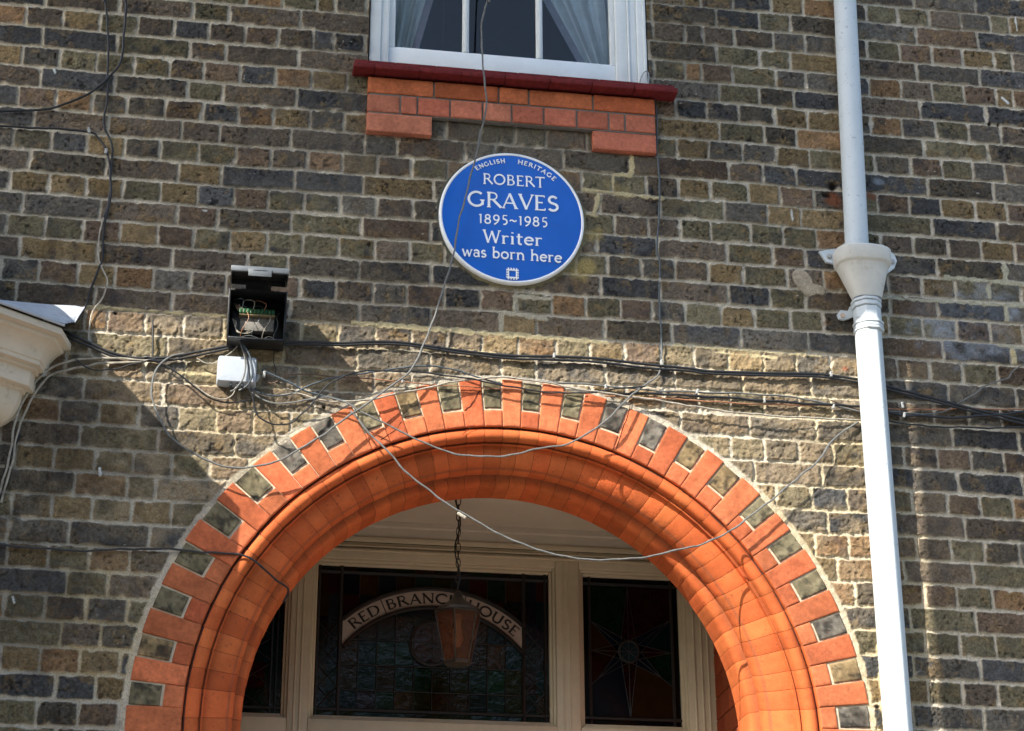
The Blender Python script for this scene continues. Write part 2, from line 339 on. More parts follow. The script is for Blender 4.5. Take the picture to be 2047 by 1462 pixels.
        if r >= .12 and c[0] > 135: a = a*(.25+.75*B)*(.25+.9*h2)*(.6+.8*n12)
        C = C*(1-a)[..., None] + LIN(*c)*a[..., None]
        if c[0] < 30: H = H - .012*a
    # pale cement patch stuck on a brick, paint drips, fresh pointing
    segs = [(1262, 312, 1262, 347, .013, 0), (1228, 349, 1262, 351, .008, 0), (1168, 379, 1325, 397, .0085, 0), (1197, 388, 1188, 426, .012, 0), (1168, 427, 1195, 432, .006, 0),
            (1226, 350, 1226, 376, .008, 0), (1027, 592, 1100, 598, .013, 1), (1030, 590, 1030, 622, .014, 1), (1003, 625, 1090, 637, .014, 1), (1003, 627, 1001, 660, .014, 1), (707, 646, 1213, 684, .014, 0), (850, 695, 990, 708, .010, 0),
            (1430, 705, 1560, 716, .007, 0), (1890, 555, 2047, 568, .012, 2), (2008, 529, 2010, 558, .014, 2), (1760, 595, 2047, 612, .010, 2), (2012, 614, 2013, 640, .011, 2), (2025, 702, 2029, 725, .013, 0), (1975, 570, 1977, 595, .010, 2), (1995, 690, 2047, 697, .010, 2),
            (170, 612, 560, 640, .007, 0), (350, 745, 470, 752, .008, 0), (1347, 690, 1640, 712, .008, 0), (1755, 1290, 1765, 1450, .006, 0)]
    mc = [LIN(190, 176, 138), LIN(176, 168, 148), LIN(172, 168, 146)]
    def seg(ax, ay, bx, by, wd, c, rise=.0005, rag=1.0):
        nonlocal C, H
        a = at(ax, ay); b = at(bx, by)
        x0, x1 = min(a.x, b.x)-wd-.02, max(a.x, b.x)+wd+.02; z0, z1 = min(a.z, b.z)-wd-.02, max(a.z, b.z)+wd+.02
        i0, i1 = np.searchsorted(xs, (x0, x1)); j0, j1 = np.searchsorted(zs, (z0, z1))
        x = X[j0:j1, i0:i1]; z = Z[j0:j1, i0:i1]
        ux, uz = b.x-a.x, b.z-a.z; L2 = ux*ux+uz*uz+1e-9
        t = np.clip(((x-a.x)*ux+(z-a.z)*uz)/L2, 0, 1)
        dd = np.hypot(x-a.x-ux*t, z-a.z-uz*t) + ((n12[j0:j1, i0:i1]-.5)*.008 + (n25[j0:j1, i0:i1]-.5)*.008)*rag
        al = sstep(wd*.62+.0015, wd*.62-.0015, dd)
        cc = (c*(.80+.35*n12[j0:j1, i0:i1])[..., None])
        C[j0:j1, i0:i1] = C[j0:j1, i0:i1]*(1-al)[..., None]+cc*al[..., None]
        H[j0:j1, i0:i1] = H[j0:j1, i0:i1]*(1-al)+(rise+(n12[j0:j1, i0:i1]-.5)*.003)*al
    for a in segs: seg(*a[:5], mc[a[5]])
    seg(1600, 553, 1618, 578, .045, LIN(172, 160, 140), .003, .8); seg(1615, 575, 1640, 580, .03, LIN(172, 160, 140), .003, .8)
    white = LIN(215, 218, 215)
    for a in ((1582, 420, 1584, 440, .0055), (108, 138, 110, 146, .004), (2030, 35, 2033, 62, .0035), (2003, 196, 2014, 206, .009), (199, 936, 201, 950, .005), (25, 1193, 28, 1205, .004), (405, 421, 413, 422, .003)):
        seg(*a, white, .0015, .35)
    for a in ((1977, 198, 1977, 199, .006), (1976, 224, 1977, 225, .005), (1993, 224, 1994, 225, .005), (1978, 247, 1979, 248, .007), (1996, 249, 1996, 250, .007), (362, 715, 363, 716, .010), (230, 625, 231, 626, .009), (1722, 505, 1723, 506, .006), (647, 814, 648, 815, .006)):
        seg(*a, LIN(18, 16, 15), -.012, .3)
    # beside the arch the bricks are cut to a mortar fillet
    rr = np.hypot(X-CX, Z-CZ); rr = np.where(Z < CZ, np.abs(X-CX), rr)
    al = sstep(1.156, 1.149, rr+(n12-.5)*.008)
    C = C*(1-al)[..., None]+Mc*.98*al[..., None]; H = H*(1-al)+(-.001+(n12-.5)*.003)*al
    # bed of mortar under the plaque
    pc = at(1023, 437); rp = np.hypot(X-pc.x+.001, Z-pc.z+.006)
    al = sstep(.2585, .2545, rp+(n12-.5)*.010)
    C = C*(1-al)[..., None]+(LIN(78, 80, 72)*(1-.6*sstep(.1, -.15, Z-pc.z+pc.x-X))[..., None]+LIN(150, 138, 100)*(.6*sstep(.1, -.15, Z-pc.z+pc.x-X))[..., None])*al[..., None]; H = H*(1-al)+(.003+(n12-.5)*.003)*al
    # ---- mesh
    V = np.stack([X, -H, Z], -1).reshape(-1, 3).astype(np.float32)
    idx = np.arange(nx*nz).reshape(nz, nx)
    F = np.stack([idx[:-1, :-1], idx[:-1, 1:], idx[1:, 1:], idx[1:, :-1]], -1)
    xc = (X[:-1, :-1]+X[1:, 1:])/2; zc = (Z[:-1, :-1]+Z[1:, 1:])/2
    r2 = np.where(zc < CZ, np.abs(xc-CX), np.hypot(xc-CX, zc-CZ))
    keep = (r2 > RO-.008) & ~((xc > .424) & (xc < 1.414) & (zc > .965) & (zc < 2.55))
    F = F[keep].reshape(-1, 4).astype(np.int32)
    me = bpy.data.meshes.new('brick_wall'); me.vertices.add(len(V)); me.vertices.foreach_set('co', V.ravel())
    me.loops.add(F.size); me.loops.foreach_set('vertex_index', F.ravel())
    me.polygons.add(len(F)); me.polygons.foreach_set('loop_start', np.arange(0, F.size, 4, dtype=np.int32)); me.polygons.foreach_set('loop_total', np.full(len(F), 4, np.int32))
    me.update(calc_edges=True)
    me.polygons.foreach_set('use_smooth', np.ones(len(F), bool))
    a = me.color_attributes.new('tone', 'FLOAT_COLOR', 'POINT')
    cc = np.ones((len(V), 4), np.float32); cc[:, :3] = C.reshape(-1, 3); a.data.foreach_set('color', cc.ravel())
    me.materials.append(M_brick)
    o = bpy.data.objects.new('brick_wall', me); COL.objects.link(o); o.parent = parent
    return o

house = empty('brick_house', (0, 0, -4.2), 'dark stock brick house front with a round red brick arch and a sash window', 'house')
wall = make_wall(house); wall.matrix_parent_inverse = Matrix.Translation(house.location).inverted()
# thickness behind the face
b = MB(); b.box(-2.6, -.235, .03, .33, -4.2, 3.1); b.box(2.06, 4.3, .03, .33, -4.2, 3.1); b.box(-.235, 2.06, .03, .33, -.16, .96); b.box(-.235, .42, .03, .33, .961, 3.1); b.box(1.416, 2.06, .03, .33, .961, 3.1); b.box(.421, 1.415, .03, .33, 2.55, 3.1)
b.build('wall_core', mat('core_brick', (.10, .09, .08), .9), house)

# ------------------------------------------------------------------ the arch: voussoirs
BND = [178.5, 174.6, 170.9, 167.2, 163.2, 159.2, 155.4, 151.4, 147.3, 143.3, 139.5, 135.2, 131.6, 127.8, 124.0, 120.2, 116.5, 112.8, 109.2, 105.5, 102.1, 98.3, 94.6, 91.2, 87.8, 84.4, 80.7, 77.2, 73.5, 69.6, 66.0, 62.5, 58.8, 55.2, 51.7, 47.9, 43.8, 40.0, 36.3, 32.6, 28.9, 25.0, 21.1, 17.3, 13.4, 9.5, 5.7, 1.8]
RED = (.50, .140, .062)
def tone(c, v=.12, r=random):
    k = 1+r.uniform(-v, v); h = r.uniform(-.05, .05)
    return (c[0]*k, c[1]*k*(1+h*2), c[2]*k*(1+h*2))
def pol(a, r): return (CX+r*math.cos(a), CZ+r*math.sin(a))
def noise3(x, z, s, seed): return float(vnoise(np.array([x]), np.array([z]), s, seed)[0])
def patch(bm, fn, nu, nv, col, y0, rough, back=.010, off=0., seed=0, mott=.22, stock=False):
    """a brick face: fn(u,v)->(x,z), rounded edges turned back into the joint"""
    us = [0, 0]+[i/nu for i in range(nu+1)]+[1, 1]; us = [0, 0, .35/nu]+[i/nu for i in range(1, nu)]+[1-.35/nu, 1, 1]
    vs = [0, 0, .35/nv]+[i/nv for i in range(1, nv)]+[1-.35/nv, 1, 1]
    U, V = np.meshgrid(us, vs, indexing='ij'); XZ = np.array([[fn(u, v) for v in vs] for u in us]); x = XZ[..., 0]; z = XZ[..., 1]
    nn = (vnoise(x, z, .02, 51+seed)-.5)*1.0+(vnoise(x, z, .007, 52+seed)-.5)*.8
    y = y0+off-nn*rough
    iu = np.arange(len(us))[:, None]; iv = np.arange(len(vs))[None, :]
    edge = (iu == 1) | (iu == len(us)-2) | (iv == 1) | (iv == len(vs)-2); y = np.where(edge, y+.0018, y)
    outer = (iu == 0) | (iu == len(us)-1) | (iv == 0) | (iv == len(vs)-1); y = np.where(outer, y0+back, y)
    mo = 1+mott*((vnoise(x, z, .05, 53+seed)-.5)*1.6+(vnoise(x, z, .012, 54+seed)-.5)*1.2)
    c = np.array(col)[None, None, :]*mo[..., None]
    if stock:
        dk = sstep(.50, .75, vnoise(x, z, .02, 55)*.6+vnoise(x, z, .007, 56)*.4)*.75; c = c*(1-dk[..., None])+LIN(44, 43, 42)*dk[..., None]
    P = np.stack([x, y, z], -1).reshape(-1, 3); n = len(vs)
    fs = [(i*n+j, (i+1)*n+j, (i+1)*n+j+1, i*n+j+1) for i in range(len(us)-1) for j in range(n-1)]
    bm.add(P.tolist(), fs, c.reshape(-1, 3).tolist())

ring = MB(); stock = MB(); mort = MB()
rr = random.Random(5)
def vous(a0, a1, r0, r1, red, seed):
    a0 = R_(a0); a1 = R_(a1); g = .0011 if red else .0048
    def fn(u, v):
        r = r0+g+(r1-r0-2*g)*v; da = g/r
        a = a0-da+(a1+da-a0+da)*u; return pol(a, r)
    if red: patch(ring, fn, 10, max(4, int((r1-r0)/.008)), tone(RED, .22, rr), -.004, .0016, off=rr.uniform(-.0012, .0012), seed=seed)
    else: patch(ring, fn, 12, 16, tuple(PAL[rr.choice([0, 0, 0, 1, 5])]*rr.uniform(1.05, 1.5)), -.002, .0034, off=rr.uniform(-.0022, -.0006), seed=seed, mott=.6, stock=True)
for i in range(len(BND)-1):
    a0, a1 = BND[i], BND[i+1]
    if i % 2: vous(a0, a1, RI, RO-.002+rr.uniform(-.003, .002), True, i)
    else:
        ri = 1.031+rr.uniform(-.004, .006)
        vous(a0, a1, ri+.003, RO-.003, False, i); vous(a0, a1, RI, ri, True, i+100)
def jamb(side, z0, z1, x0, x1, red, seed):
    g = .0011 if red else .0045
    xa, xb = (CX-x1, CX-x0) if side < 0 else (CX+x0, CX+x1)
    fn = lambda u, v: (xa+g+(xb-xa-2*g)*v, z0+g+(z1-z0-2*g)*u)
    if red: patch(ring, fn, 8, 12, tone(RED, .14, rr), -.004, .0011, seed=seed)
    else: patch(ring, fn, 8, 10, tuple(PAL[rr.choice([0, 5, 1])]), -.002, .003, seed=seed, mott=.35, stock=True)
for side in (-1, 1):
    top = CZ+1.139*math.sin(R_(1.6)) if True else CZ
    z = top
    for j in range(37):
        z0 = z-G
        if j % 2 == 0: jamb(side, z0, z, RI, RO-.002, True, j)
        else: jamb(side, z0, z, 1.034, RO-.003, False, j); jamb(side, z0, z, RI, 1.031, True, j)
        z = z0
# mortar bed behind the blocks
pts = []; n = 120
prof = [(RO+.012, .006), (RO+.004, .0015), (RI+.002, .0015)]
rings = []
for i in range(n+1):
    a = math.pi*i/n; rings.append([(CX+r*math.cos(a), y, CZ+r*math.sin(a)) for r, y in prof])
rings = [[(CX+r, y, -4.2) for r, y in prof]]+rings+[[(CX-r, y, -4.2) for r, y in prof]]
vs = [p for r in rings for p in r]; fs = [(i*3+k, i*3+k+1, (i+1)*3+k+1, (i+1)*3+k) for i in range(len(rings)-1) for k in range(2)]
mort.add(vs, fs)
for P_ in ([(960, 780), (947, 800), (940, 812), (928, 820)], [(948, 850), (935, 862), (925, 868)], [(802, 842), (790, 860), (776, 868), (760, 880)], [(1262, 800), (1256, 825), (1243, 860), (1232, 895)]):
    q = [Vector((p.x+rr.uniform(-.002, .002), p.y, p.z+rr.uniform(-.002, .002))) for p in cat_rom([at(x, y, -.0048) for x, y in P_], 4)]
    ring.tube(q, .0010, 4, True, (.05, .02, .012))
archway = ring.build('archway', M_red, house, 60)
mort.build('arch_mortar', mat('arch_pointing', tuple(LIN(196, 184, 160)), .95, var=.2, scale=60., bump=.002, bscale=120.), archway)
# ------------------------------------------------------------------ the arch: moulded reveal
def mprof():
    p = [(.9762, -.003), (.9745, .0005), (.9735, .005)]
    p += [(.950+.022*math.cos(a), .0215-.022*math.sin(a)) for a in [R_(x) for x in range(0, 171, 17)]]
    p += [(.9265, .026), (.925, .036), (.9205, .037), (.9195, .031), (.9165, .031), (.9155, .046), (.914, .052)]
    p += [(.914-.090*math.sin(a), .142-.090*math.cos(a)) for a in [R_(x) for x in range(6, 91, 7)]]
    p += [(.824, .148), (.834, .154), (.842, .162), (.840, .170), (.826, .175), (.811, .177), (.803, .183), (.7985, .192), (.797, .205), (.797, .25), (.797, .300), (.86, .3005), (1.10, .301)]
    return p
MP = mprof()
MRED = (.52, .125, .038)
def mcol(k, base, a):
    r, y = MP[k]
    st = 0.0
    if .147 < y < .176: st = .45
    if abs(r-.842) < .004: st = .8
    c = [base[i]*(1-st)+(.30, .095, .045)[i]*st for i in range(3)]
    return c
mould = MB()
def rise(y): return min(.040, .27*max(0., y))      # the inner rings stand a little higher than the outer ring
def mseg(pa, n, base, dr, dy, straight=None):
    rings = []
    cols = []
    for i in range(n+1):
        t = i/n; e = .0012 if i in (0, n) else 0
        for k, (r, y) in enumerate(MP):
            # normal of the profile, pointing out of the brick
            k0, k1 = max(k-1, 0), min(k+1, len(MP)-1); tx, ty = MP[k1][0]-MP[k0][0], MP[k1][1]-MP[k0][1]; L = math.hypot(tx, ty)+1e-9
            nx_, ny_ = ty/L, -tx/L         # direction into the open
            r2 = r+dr - (e*abs(nx_))*(-1 if True else 1); y2 = y+dy+e*abs(ny_)
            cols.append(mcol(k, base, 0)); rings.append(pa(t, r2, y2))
    m = len(MP); fs = [(i*m+k, i*m+k+1, (i+1)*m+k+1, (i+1)*m+k) for i in range(n) for k in range(m-1)]
    mould.add(rings, fs, cols)
rm = random.Random(9)
cuts = [180.0]+[b_+rm.uniform(-.25, .25) for b_ in BND[1:-1]]+[0.0]
for i in range(len(cuts)-1):
    a0, a1 = cuts[i]-.036, cuts[i+1]+.036
    skew = rm.uniform(-.25, .25)
    def pa(t, r, y, a0=a0, a1=a1, skew=skew):
        a = R_(a0+(a1-a0)*t); return (CX+r*math.cos(a), y, CZ+rise(y)+r*math.sin(a))
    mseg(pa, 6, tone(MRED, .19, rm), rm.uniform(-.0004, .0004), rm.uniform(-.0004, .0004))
for side in (-1, 1):
    z = CZ
    for j in range(36):
        z1 = z-G
        def pa(t, r, y, z=z, z1=z1): return (CX+side*r, y, rise(y)+z-.0007+(z1-z+.0014)*t)
        mseg(pa, 2, tone(MRED, .19, rm), rm.uniform(-.0007, .0007), rm.uniform(-.0007, .0007)); z = z1
mould.build('arch_moulding', M_mould, archway, 50)
# dark core filling the joints of the moulding
core = MB(); n = 120; pr2 = [(r+.0022, y+.0022) for r, y in MP]; m = len(pr2); rings = []
for i in range(-1, n+2):
    if i == -1: rings.append([(CX+r, y, -4.2) for r, y in pr2])
    elif i == n+1: rings.append([(CX-r, y, -4.2) for r, y in pr2])
    else:
        a = math.pi*i/n; rings.append([(CX+r*math.cos(a), y, CZ+rise(y)+r*math.sin(a)) for r, y in pr2])
vs = [p for r in rings for p in r]; core.add(vs, [(i*m+k, i*m+k+1, (i+1)*m+k+1, (i+1)*m+k) for i in range(len(rings)-1) for k in range(m-1)])
core.build('arch_joints', mat('dark_joint', (.10, .04, .025), .95, var=.5, scale=8.), archway)
# ------------------------------------------------------------------ porch behind the arch
S = .90
b = MB(); b.box(-.3, 2.2, .302, 1.2, -.372, -.25); c1 = b.build('porch_ceiling', M_ceil, house)
b = MB()          # a cove and two beads where the ceiling meets the screen
cp = [(.871, -.4305), (.871, -.392), (.868, -.389), (.855, -.389), (.855, -.3725)]
vs = [(x, y, z) for x in (.03, 1.79) for y, z in cp]; b.add(vs, [(k, k+1, len(cp)+k+1, len(cp)+k) for k in range(len(cp)-1)])
b.build('porch_cornice', M_ceil, c1, 40)
def brickpanel(mb, x, ya, yb, za, zb, sgn):
    k = 0; z = za
    while z < zb:
        y = ya-(.06 if k % 2 else 0)
        while y < yb:
            L = .115 if k % 2 else .235
            y0, y1 = max(y, ya), min(y+L-.004, yb)
            if y1-y0 > .02:
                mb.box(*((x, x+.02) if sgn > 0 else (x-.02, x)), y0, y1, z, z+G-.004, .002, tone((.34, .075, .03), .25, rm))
            y += L
        z += G; k += 1
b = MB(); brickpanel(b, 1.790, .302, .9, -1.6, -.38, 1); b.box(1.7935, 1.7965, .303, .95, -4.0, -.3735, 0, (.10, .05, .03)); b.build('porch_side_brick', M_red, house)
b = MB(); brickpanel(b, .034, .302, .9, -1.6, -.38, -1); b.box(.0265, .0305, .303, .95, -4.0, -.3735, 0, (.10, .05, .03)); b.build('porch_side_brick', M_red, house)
b = MB(); b.box(1.797, 2.2, .303, 1.2, -4.2, -.373); b.box(-.3, .026, .303, 1.2, -4.2, -.373); b.box(.027, 1.796, .99, 1.2, -4.2, -.373); b.build('porch_wall', mat('porch_dark_wall', (.12, .07, .045), .9), house)  # plain dark brown walls behind the porch bricks and the screen

# timber screen: (x0, x1) of the openings at depth S
openings = [(.060, .279), (.352, 1.217), (1.303, 1.692)]
ZT, ZB = -.510, -1.088
fr = MB(); yF = S-.030
xsb = [.027]+[v for o_ in openings for v in o_]+[1.796]
for i in range(0, len(xsb), 2):
    a, c = xsb[i]-(0 if i == 0 else -.0), xsb[i+1]
    fr.box(a+.001, c-.001, yF, S+.06, -4.2, -.449, .003)
for x0, x1 in openings:
    fr.box(x0, x1, yF+.0005, S+.06, ZT, -.4495, .002); fr.box(x0, x1, yF+.0005, S+.06, -1.17, ZB, .002)
fr.box(.028, 1.795, yF-.006, yF-.0005, -.449, -.430, .002); 
for z in (-.462, -.474): fr.box(.028, 1.795, yF-.009, yF-.0004, z-.006, z, .002)
fr.box(.028, 1.795, yF-.014, yF-.0004, -.486, -.479, .002)
screen = fr.build('porch_screen', M_joinery, house, 40)
bd = MB()
for x0, x1 in openings:
    for o_, y0 in ((.000, S-.018), (.010, S-.006)):
        wd = .010
        xa, xb, za, zb = x0+o_-.001, x1-o_+.001, ZB+o_-.001, ZT-o_+.001
        bd.box(xa, xa+wd, y0, S+.05, za, zb, .003); bd.box(xb-wd, xb, y0, S+.05, za, zb, .003)
        bd.box(xa+wd+.0005, xb-wd-.0005, y0+.0004, S+.05, zb-wd, zb, .003); bd.box(xa+wd+.0005, xb-wd-.0005, y0+.0004, S+.05, za, za+wd, .003)
for x in (.300, .320, 1.240, 1.262, 1.715, 1.742, 1.765): bd.box(x, x+.006, yF-.004, yF+.001, -4.0, -.488, .002)
bd.build('screen_beading', M_joinery, screen, 40)

GY = S+.012
class Glass:
    def __init__(s): s.w = MB(); s.f = MB(); s.l = MB()
    def quad(s, pts, col, wavy=True):
        (s.w if wavy else s.f).add([(x, GY+random.uniform(-.0006, .0006), z) for x, z in pts], [tuple(range(len(pts)))], col)
    def lead(s, pts, r=.0035, yoff=0.0):
        P = [Vector((x, GY-.003-yoff, z)) for x, z in pts]; s.l.tube(P, r, 5)
DK = {k_: tuple(c_*.50 for c_ in v_) for k_, v_ in {'br': (.030, .014, .006), 'gr': (.006, .026, .010), 'bl': (.008, .016, .030), 'am': (.050, .022, .006), 'rd': (.034, .007, .005), 'te': (.006, .022, .026), 'pu': (.020, .008, .016), 'gy': (.018, .022, .026), 'dk': (.008, .008, .009), 'ol': (.022, .022, .006)}.items()}
rg = random.Random(21)
def jit(c): k = rg.uniform(.7, 1.35); return tuple(v*k for v in c)
# ---- middle window
gl = Glass(); x0, x1 = openings[1]; x0 += .018; x1 -= .018; zt, zb = ZT-.018, ZB+.018
bx = [x0, .392, .455, 1.107, 1.170, x1]; top = [zt, zt-.020, zt-.034]; bot = [zb, zb+.020, zb+.030]
cols10 = [.455+.0652*i for i in range(11)]
names = ['dk', 'am', 'gy', 'br', 'gr', 'ol', 'gy', 'rd', 'gr', 'am']
for i in range(12): gl.quad([(x0+(x1-x0)*i/12, zt-.016), (x0+(x1-x0)*(i+1)/12, zt-.016), (x0+(x1-x0)*(i+1)/12, zt), (x0+(x1-x0)*i/12, zt)], jit(DK[('gr', 'br', 'dk', 'gy')[i % 4]]), False)
for i in range(12): gl.quad([(x0+(x1-x0)*i/12, zb), (x0+(x1-x0)*(i+1)/12, zb), (x0+(x1-x0)*(i+1)/12, zb+.024), (x0+(x1-x0)*i/12, zb+.024)], jit(DK[('ol', 'ol', 'gr', 'te', 'gr', 'gy')[i % 6]]))
zc_ = [-.552, -.632, -.705, -.795, -.885, -.975, zb+.026]
for c_ in range(10):
    for r_ in range(6):
        if r_ == 0: cc = DK[names[c_]]
        elif r_ == 1: cc = DK[rg.choice(['rd', 'gy', 'br', 'te', 'dk'])]
        else: cc = DK[rg.choice(['br', 'am', 'gr', 'te', 'dk', 'ol', 'br', 'gr', 'bl', 'pu'])]
        gl.quad([(cols10[c_], zc_[r_+1]), (cols10[c_+1], zc_[r_+1]), (cols10[c_+1], zc_[r_]), (cols10[c_], zc_[r_])], jit(cc), r_ > 1)
for xa, xb in ((x0, .455), (1.107, x1)):
    z = zt-.016; k = 0
    while z > zb+.03:
        z1 = max(z-.085, zb+.024)
        for h_ in range(2):
            xm0 = xa+(xb-xa)*h_/2; xm1 = xa+(xb-xa)*(h_+1)/2
            gl.quad([(xm0, z1), (xm1, z1), (xm1, z), (xm0, z)], jit(DK[rg.choice(['dk', 'gy', 'bl', 'rd', 'br', 'te'])]), z < -.68)
        z = z1; k += 1
gl.quad([(.455, -.552), (1.107, -.552), (1.107, zt-.016), (.455, zt-.016)], DK['dk'], False)
for z in (zt-.024, ): gl.lead([(x0, z), (x1, z)], .0068)
for z in (zb+.026, ): gl.lead([(x0, z), (x1, z)], .006)
for x in (.378, .455, 1.107, 1.185): gl.lead([(x, zb), (x, zt)], .0058 if x in (.378, 1.185) else .0075, .001)
for x in cols10[1:-1]: gl.lead([(x, zc_[6]), (x, -.70)], .0020)
for x in cols10[1:-1]: gl.lead([(x, -.64), (x, -.552)], .0016)
for z in zc_[3:6]: gl.lead([(.455, z), (1.107, z)], .0020, .0006)
for xa, xb in ((.383, .450), (1.112, 1.181)):
    z = -.74
    while z > zb+.06:
        gl.lead([(xa, z), (xb, z-.075)], .0017); gl.lead([(xb, z), (xa, z-.075)], .0017, .001); z -= .075
BC, BR0, BR1 = (.785, -1.077), .414, .473
def arcpts(r, a0, a1, n=40): return [(BC[0]+r*math.cos(R_(a0+(a1-a0)*i/n)), BC[1]+r*math.sin(R_(a0+(a1-a0)*i/n))) for i in range(n+1)]
def aend(r): return math.degrees(math.acos(min(1, .3215/r)))
gl.lead(arcpts(BR1+.004, aend(BR1+.004), 180-aend(BR1+.004)), .0075, .004); gl.lead(arcpts(BR0-.006, aend(BR0), 180-aend(BR0)), .0075, .004)
cir = [(.779+.077*math.cos(2*math.pi*i/40), -.800+.077*math.sin(2*math.pi*i/40)) for i in range(41)]
gl.lead(cir, .006, .002)
md = MB(); md.disc((.779, -.800), .074, GY-.004, GY-.001, 40, (.030, .012, .007)); 
def glass_thing(g, name_label, extra=()):
    root = g.l.build('stained_glass_window', M_leadline, house, 60)
    if name_label: root['label'] = name_label
    if g.w.v: g.w.build('rippled_panes', M_stain, root)
    if g.f.v: g.f.build('smooth_panes', M_stainflat, root)
    return root
w_mid = glass_thing(gl, 'wide middle leaded window with a lettered white arc band and a round medallion')
md.build('medallion', M_stain, w_mid)
band = MB(); A0, A1 = aend(BR0)+.0, 180-aend(BR0)
n = 48; vs = []
for i in range(n+1):
    t = i/n
    ao = aend(BR1)+(180-2*aend(BR1))*t; ai = aend(BR0)+(180-2*aend(BR0))*t
    for r, a in ((BR0, ai), (BR1, ao)): vs.append((BC[0]+r*math.cos(R_(a)), GY-.0055, BC[1]+r*math.sin(R_(a))))
band.add(vs, [(2*i, 2*i+2, 2*i+3, 2*i+1) for i in range(n)])
band.build('name_band', mat('white_painted_glass', (.40, .33, .27), .6, var=.10, scale=40.), w_mid)

# ---- right window: eight-pointed star
gl = Glass(); x0, x1 = openings[2]; x0 += .018; x1 -= .018; zt, zb = ZT-.018, ZB+.018
sx, sz = 1.488, -.800; xa, xb, za, zb2 = x0+.026, x1-.026, zb+.026, zt-.026
for q in ([(x0, zb), (x1, zb), (x1, za), (x0, za)], [(x0, zb2), (x1, zb2), (x1, zt), (x0, zt)], [(x0, za), (xa, za), (xa, zb2), (x0, zb2)], [(xb, za), (x1, za), (x1, zb2), (xb, zb2)]): gl.quad(q, jit(DK['dk']), False)
def hit(a):
    dx, dz = math.cos(R_(a)), math.sin(R_(a)); t = min(((xb-sx)/dx if dx > 0 else (xa-sx)/dx) if abs(dx) > 1e-6 else 9, ((zb2-sz)/dz if dz > 0 else (za-sz)/dz) if abs(dz) > 1e-6 else 9)
    return (sx+dx*t, sz+dz*t)
cor = {math.degrees(math.atan2(z_-sz, x_-sx)) % 360: (x_, z_) for x_ in (xa, xb) for z_ in (za, zb2)}
secs = [(0, 38, 'te'), (38, 90, 'rd'), (90, 142, 'gr'), (142, 180, 'am'), (180, 222, 'rd'), (222, 270, 'bl'), (270, 322, 'am'), (322, 360, 'gr')]
for a, c_, nm in secs:
    P_ = [(sx, sz), hit(a+.01)]+[cor[k] for k in sorted(cor) if a < k < c_]+[hit(c_-.01)]
    gl.quad(P_, tuple(v*.8 for v in DK[nm]), False); gl.lead([(sx, sz), hit(a+.01)], .0018)
for a, nm, L in [(0, 'rd', .19), (90, 'rd', .26), (180, 'rd', .165), (270, 'rd', .27), (38, 'bl', .20), (142, 'bl', .20), (222, 'bl', .15), (322, 'bl', .15)]:
    L = min(L, math.hypot(hit(a)[0]-sx, hit(a)[1]-sz)-.004); ca, sa = math.cos(R_(a)), math.sin(R_(a)); wd = .030
    P_ = [(sx+ca*.02-sa*wd, sz+sa*.02+ca*wd), (sx+ca*.02+sa*wd, sz+sa*.02-ca*wd), (sx+ca*L, sz+sa*L)]
    gl.f.add([(x, GY-.0022, z) for x, z in P_], [(0, 1, 2)], tuple(v*.8 for v in DK[nm])); gl.lead([P_[0], P_[2]], .0014, .001); gl.lead([P_[1], P_[2]], .0014, .001)
gl.f.add([(sx+.036*math.cos(R_(i*15)), GY-.0030, sz+.040*math.sin(R_(i*15))) for i in range(24)], [tuple(range(24))], (.010, .022, .026))
gl.lead([(sx+.036*math.cos(R_(i*15)), sz+.040*math.sin(R_(i*15))) for i in range(25)], .0045, .003)
for P_ in ([(xa, zb), (xa, zt)], [(xb, zb), (xb, zt)], [(x0, za), (x1, za)], [(x0, zb2), (x1, zb2)]): gl.lead(P_, .006, .001)
w_r = glass_thing(gl, 'dark leaded window with an eight-pointed star, right of the middle one')
# ---- left window
gl = Glass(); x0, x1 = openings[0]; x0 += .018; x1 -= .018
z = zt
while z > zb+.001:
    z1 = max(z-.09, zb)
    for h_ in range(3):
        gl.quad([(x0+(x1-x0)*h_/3, z1), (x0+(x1-x0)*(h_+1)/3, z1), (x0+(x1-x0)*(h_+1)/3, z), (x0+(x1-x0)*h_/3, z)], jit(DK[rg.choice(['dk', 'gr', 'br', 'dk', 'te', 'rd'])]))
    z = z1
for x in (x0+.02, x1-.022, x1-.04): gl.lead([(x, zb), (x, zt)], .0045)
gl.lead([(x0, zb+.024), (x1, zb+.024)], .006)
for i in range(5): gl.lead([(x0+.02, -.62-i*.09), (x1-.04, -.70-i*.09)], .0015); gl.lead([(x1-.04, -.62-i*.09), (x0+.02, -.70-i*.09)], .0015, .001)
w_l = glass_thing(gl, 'narrow dark leaded window at the left of the porch screen')

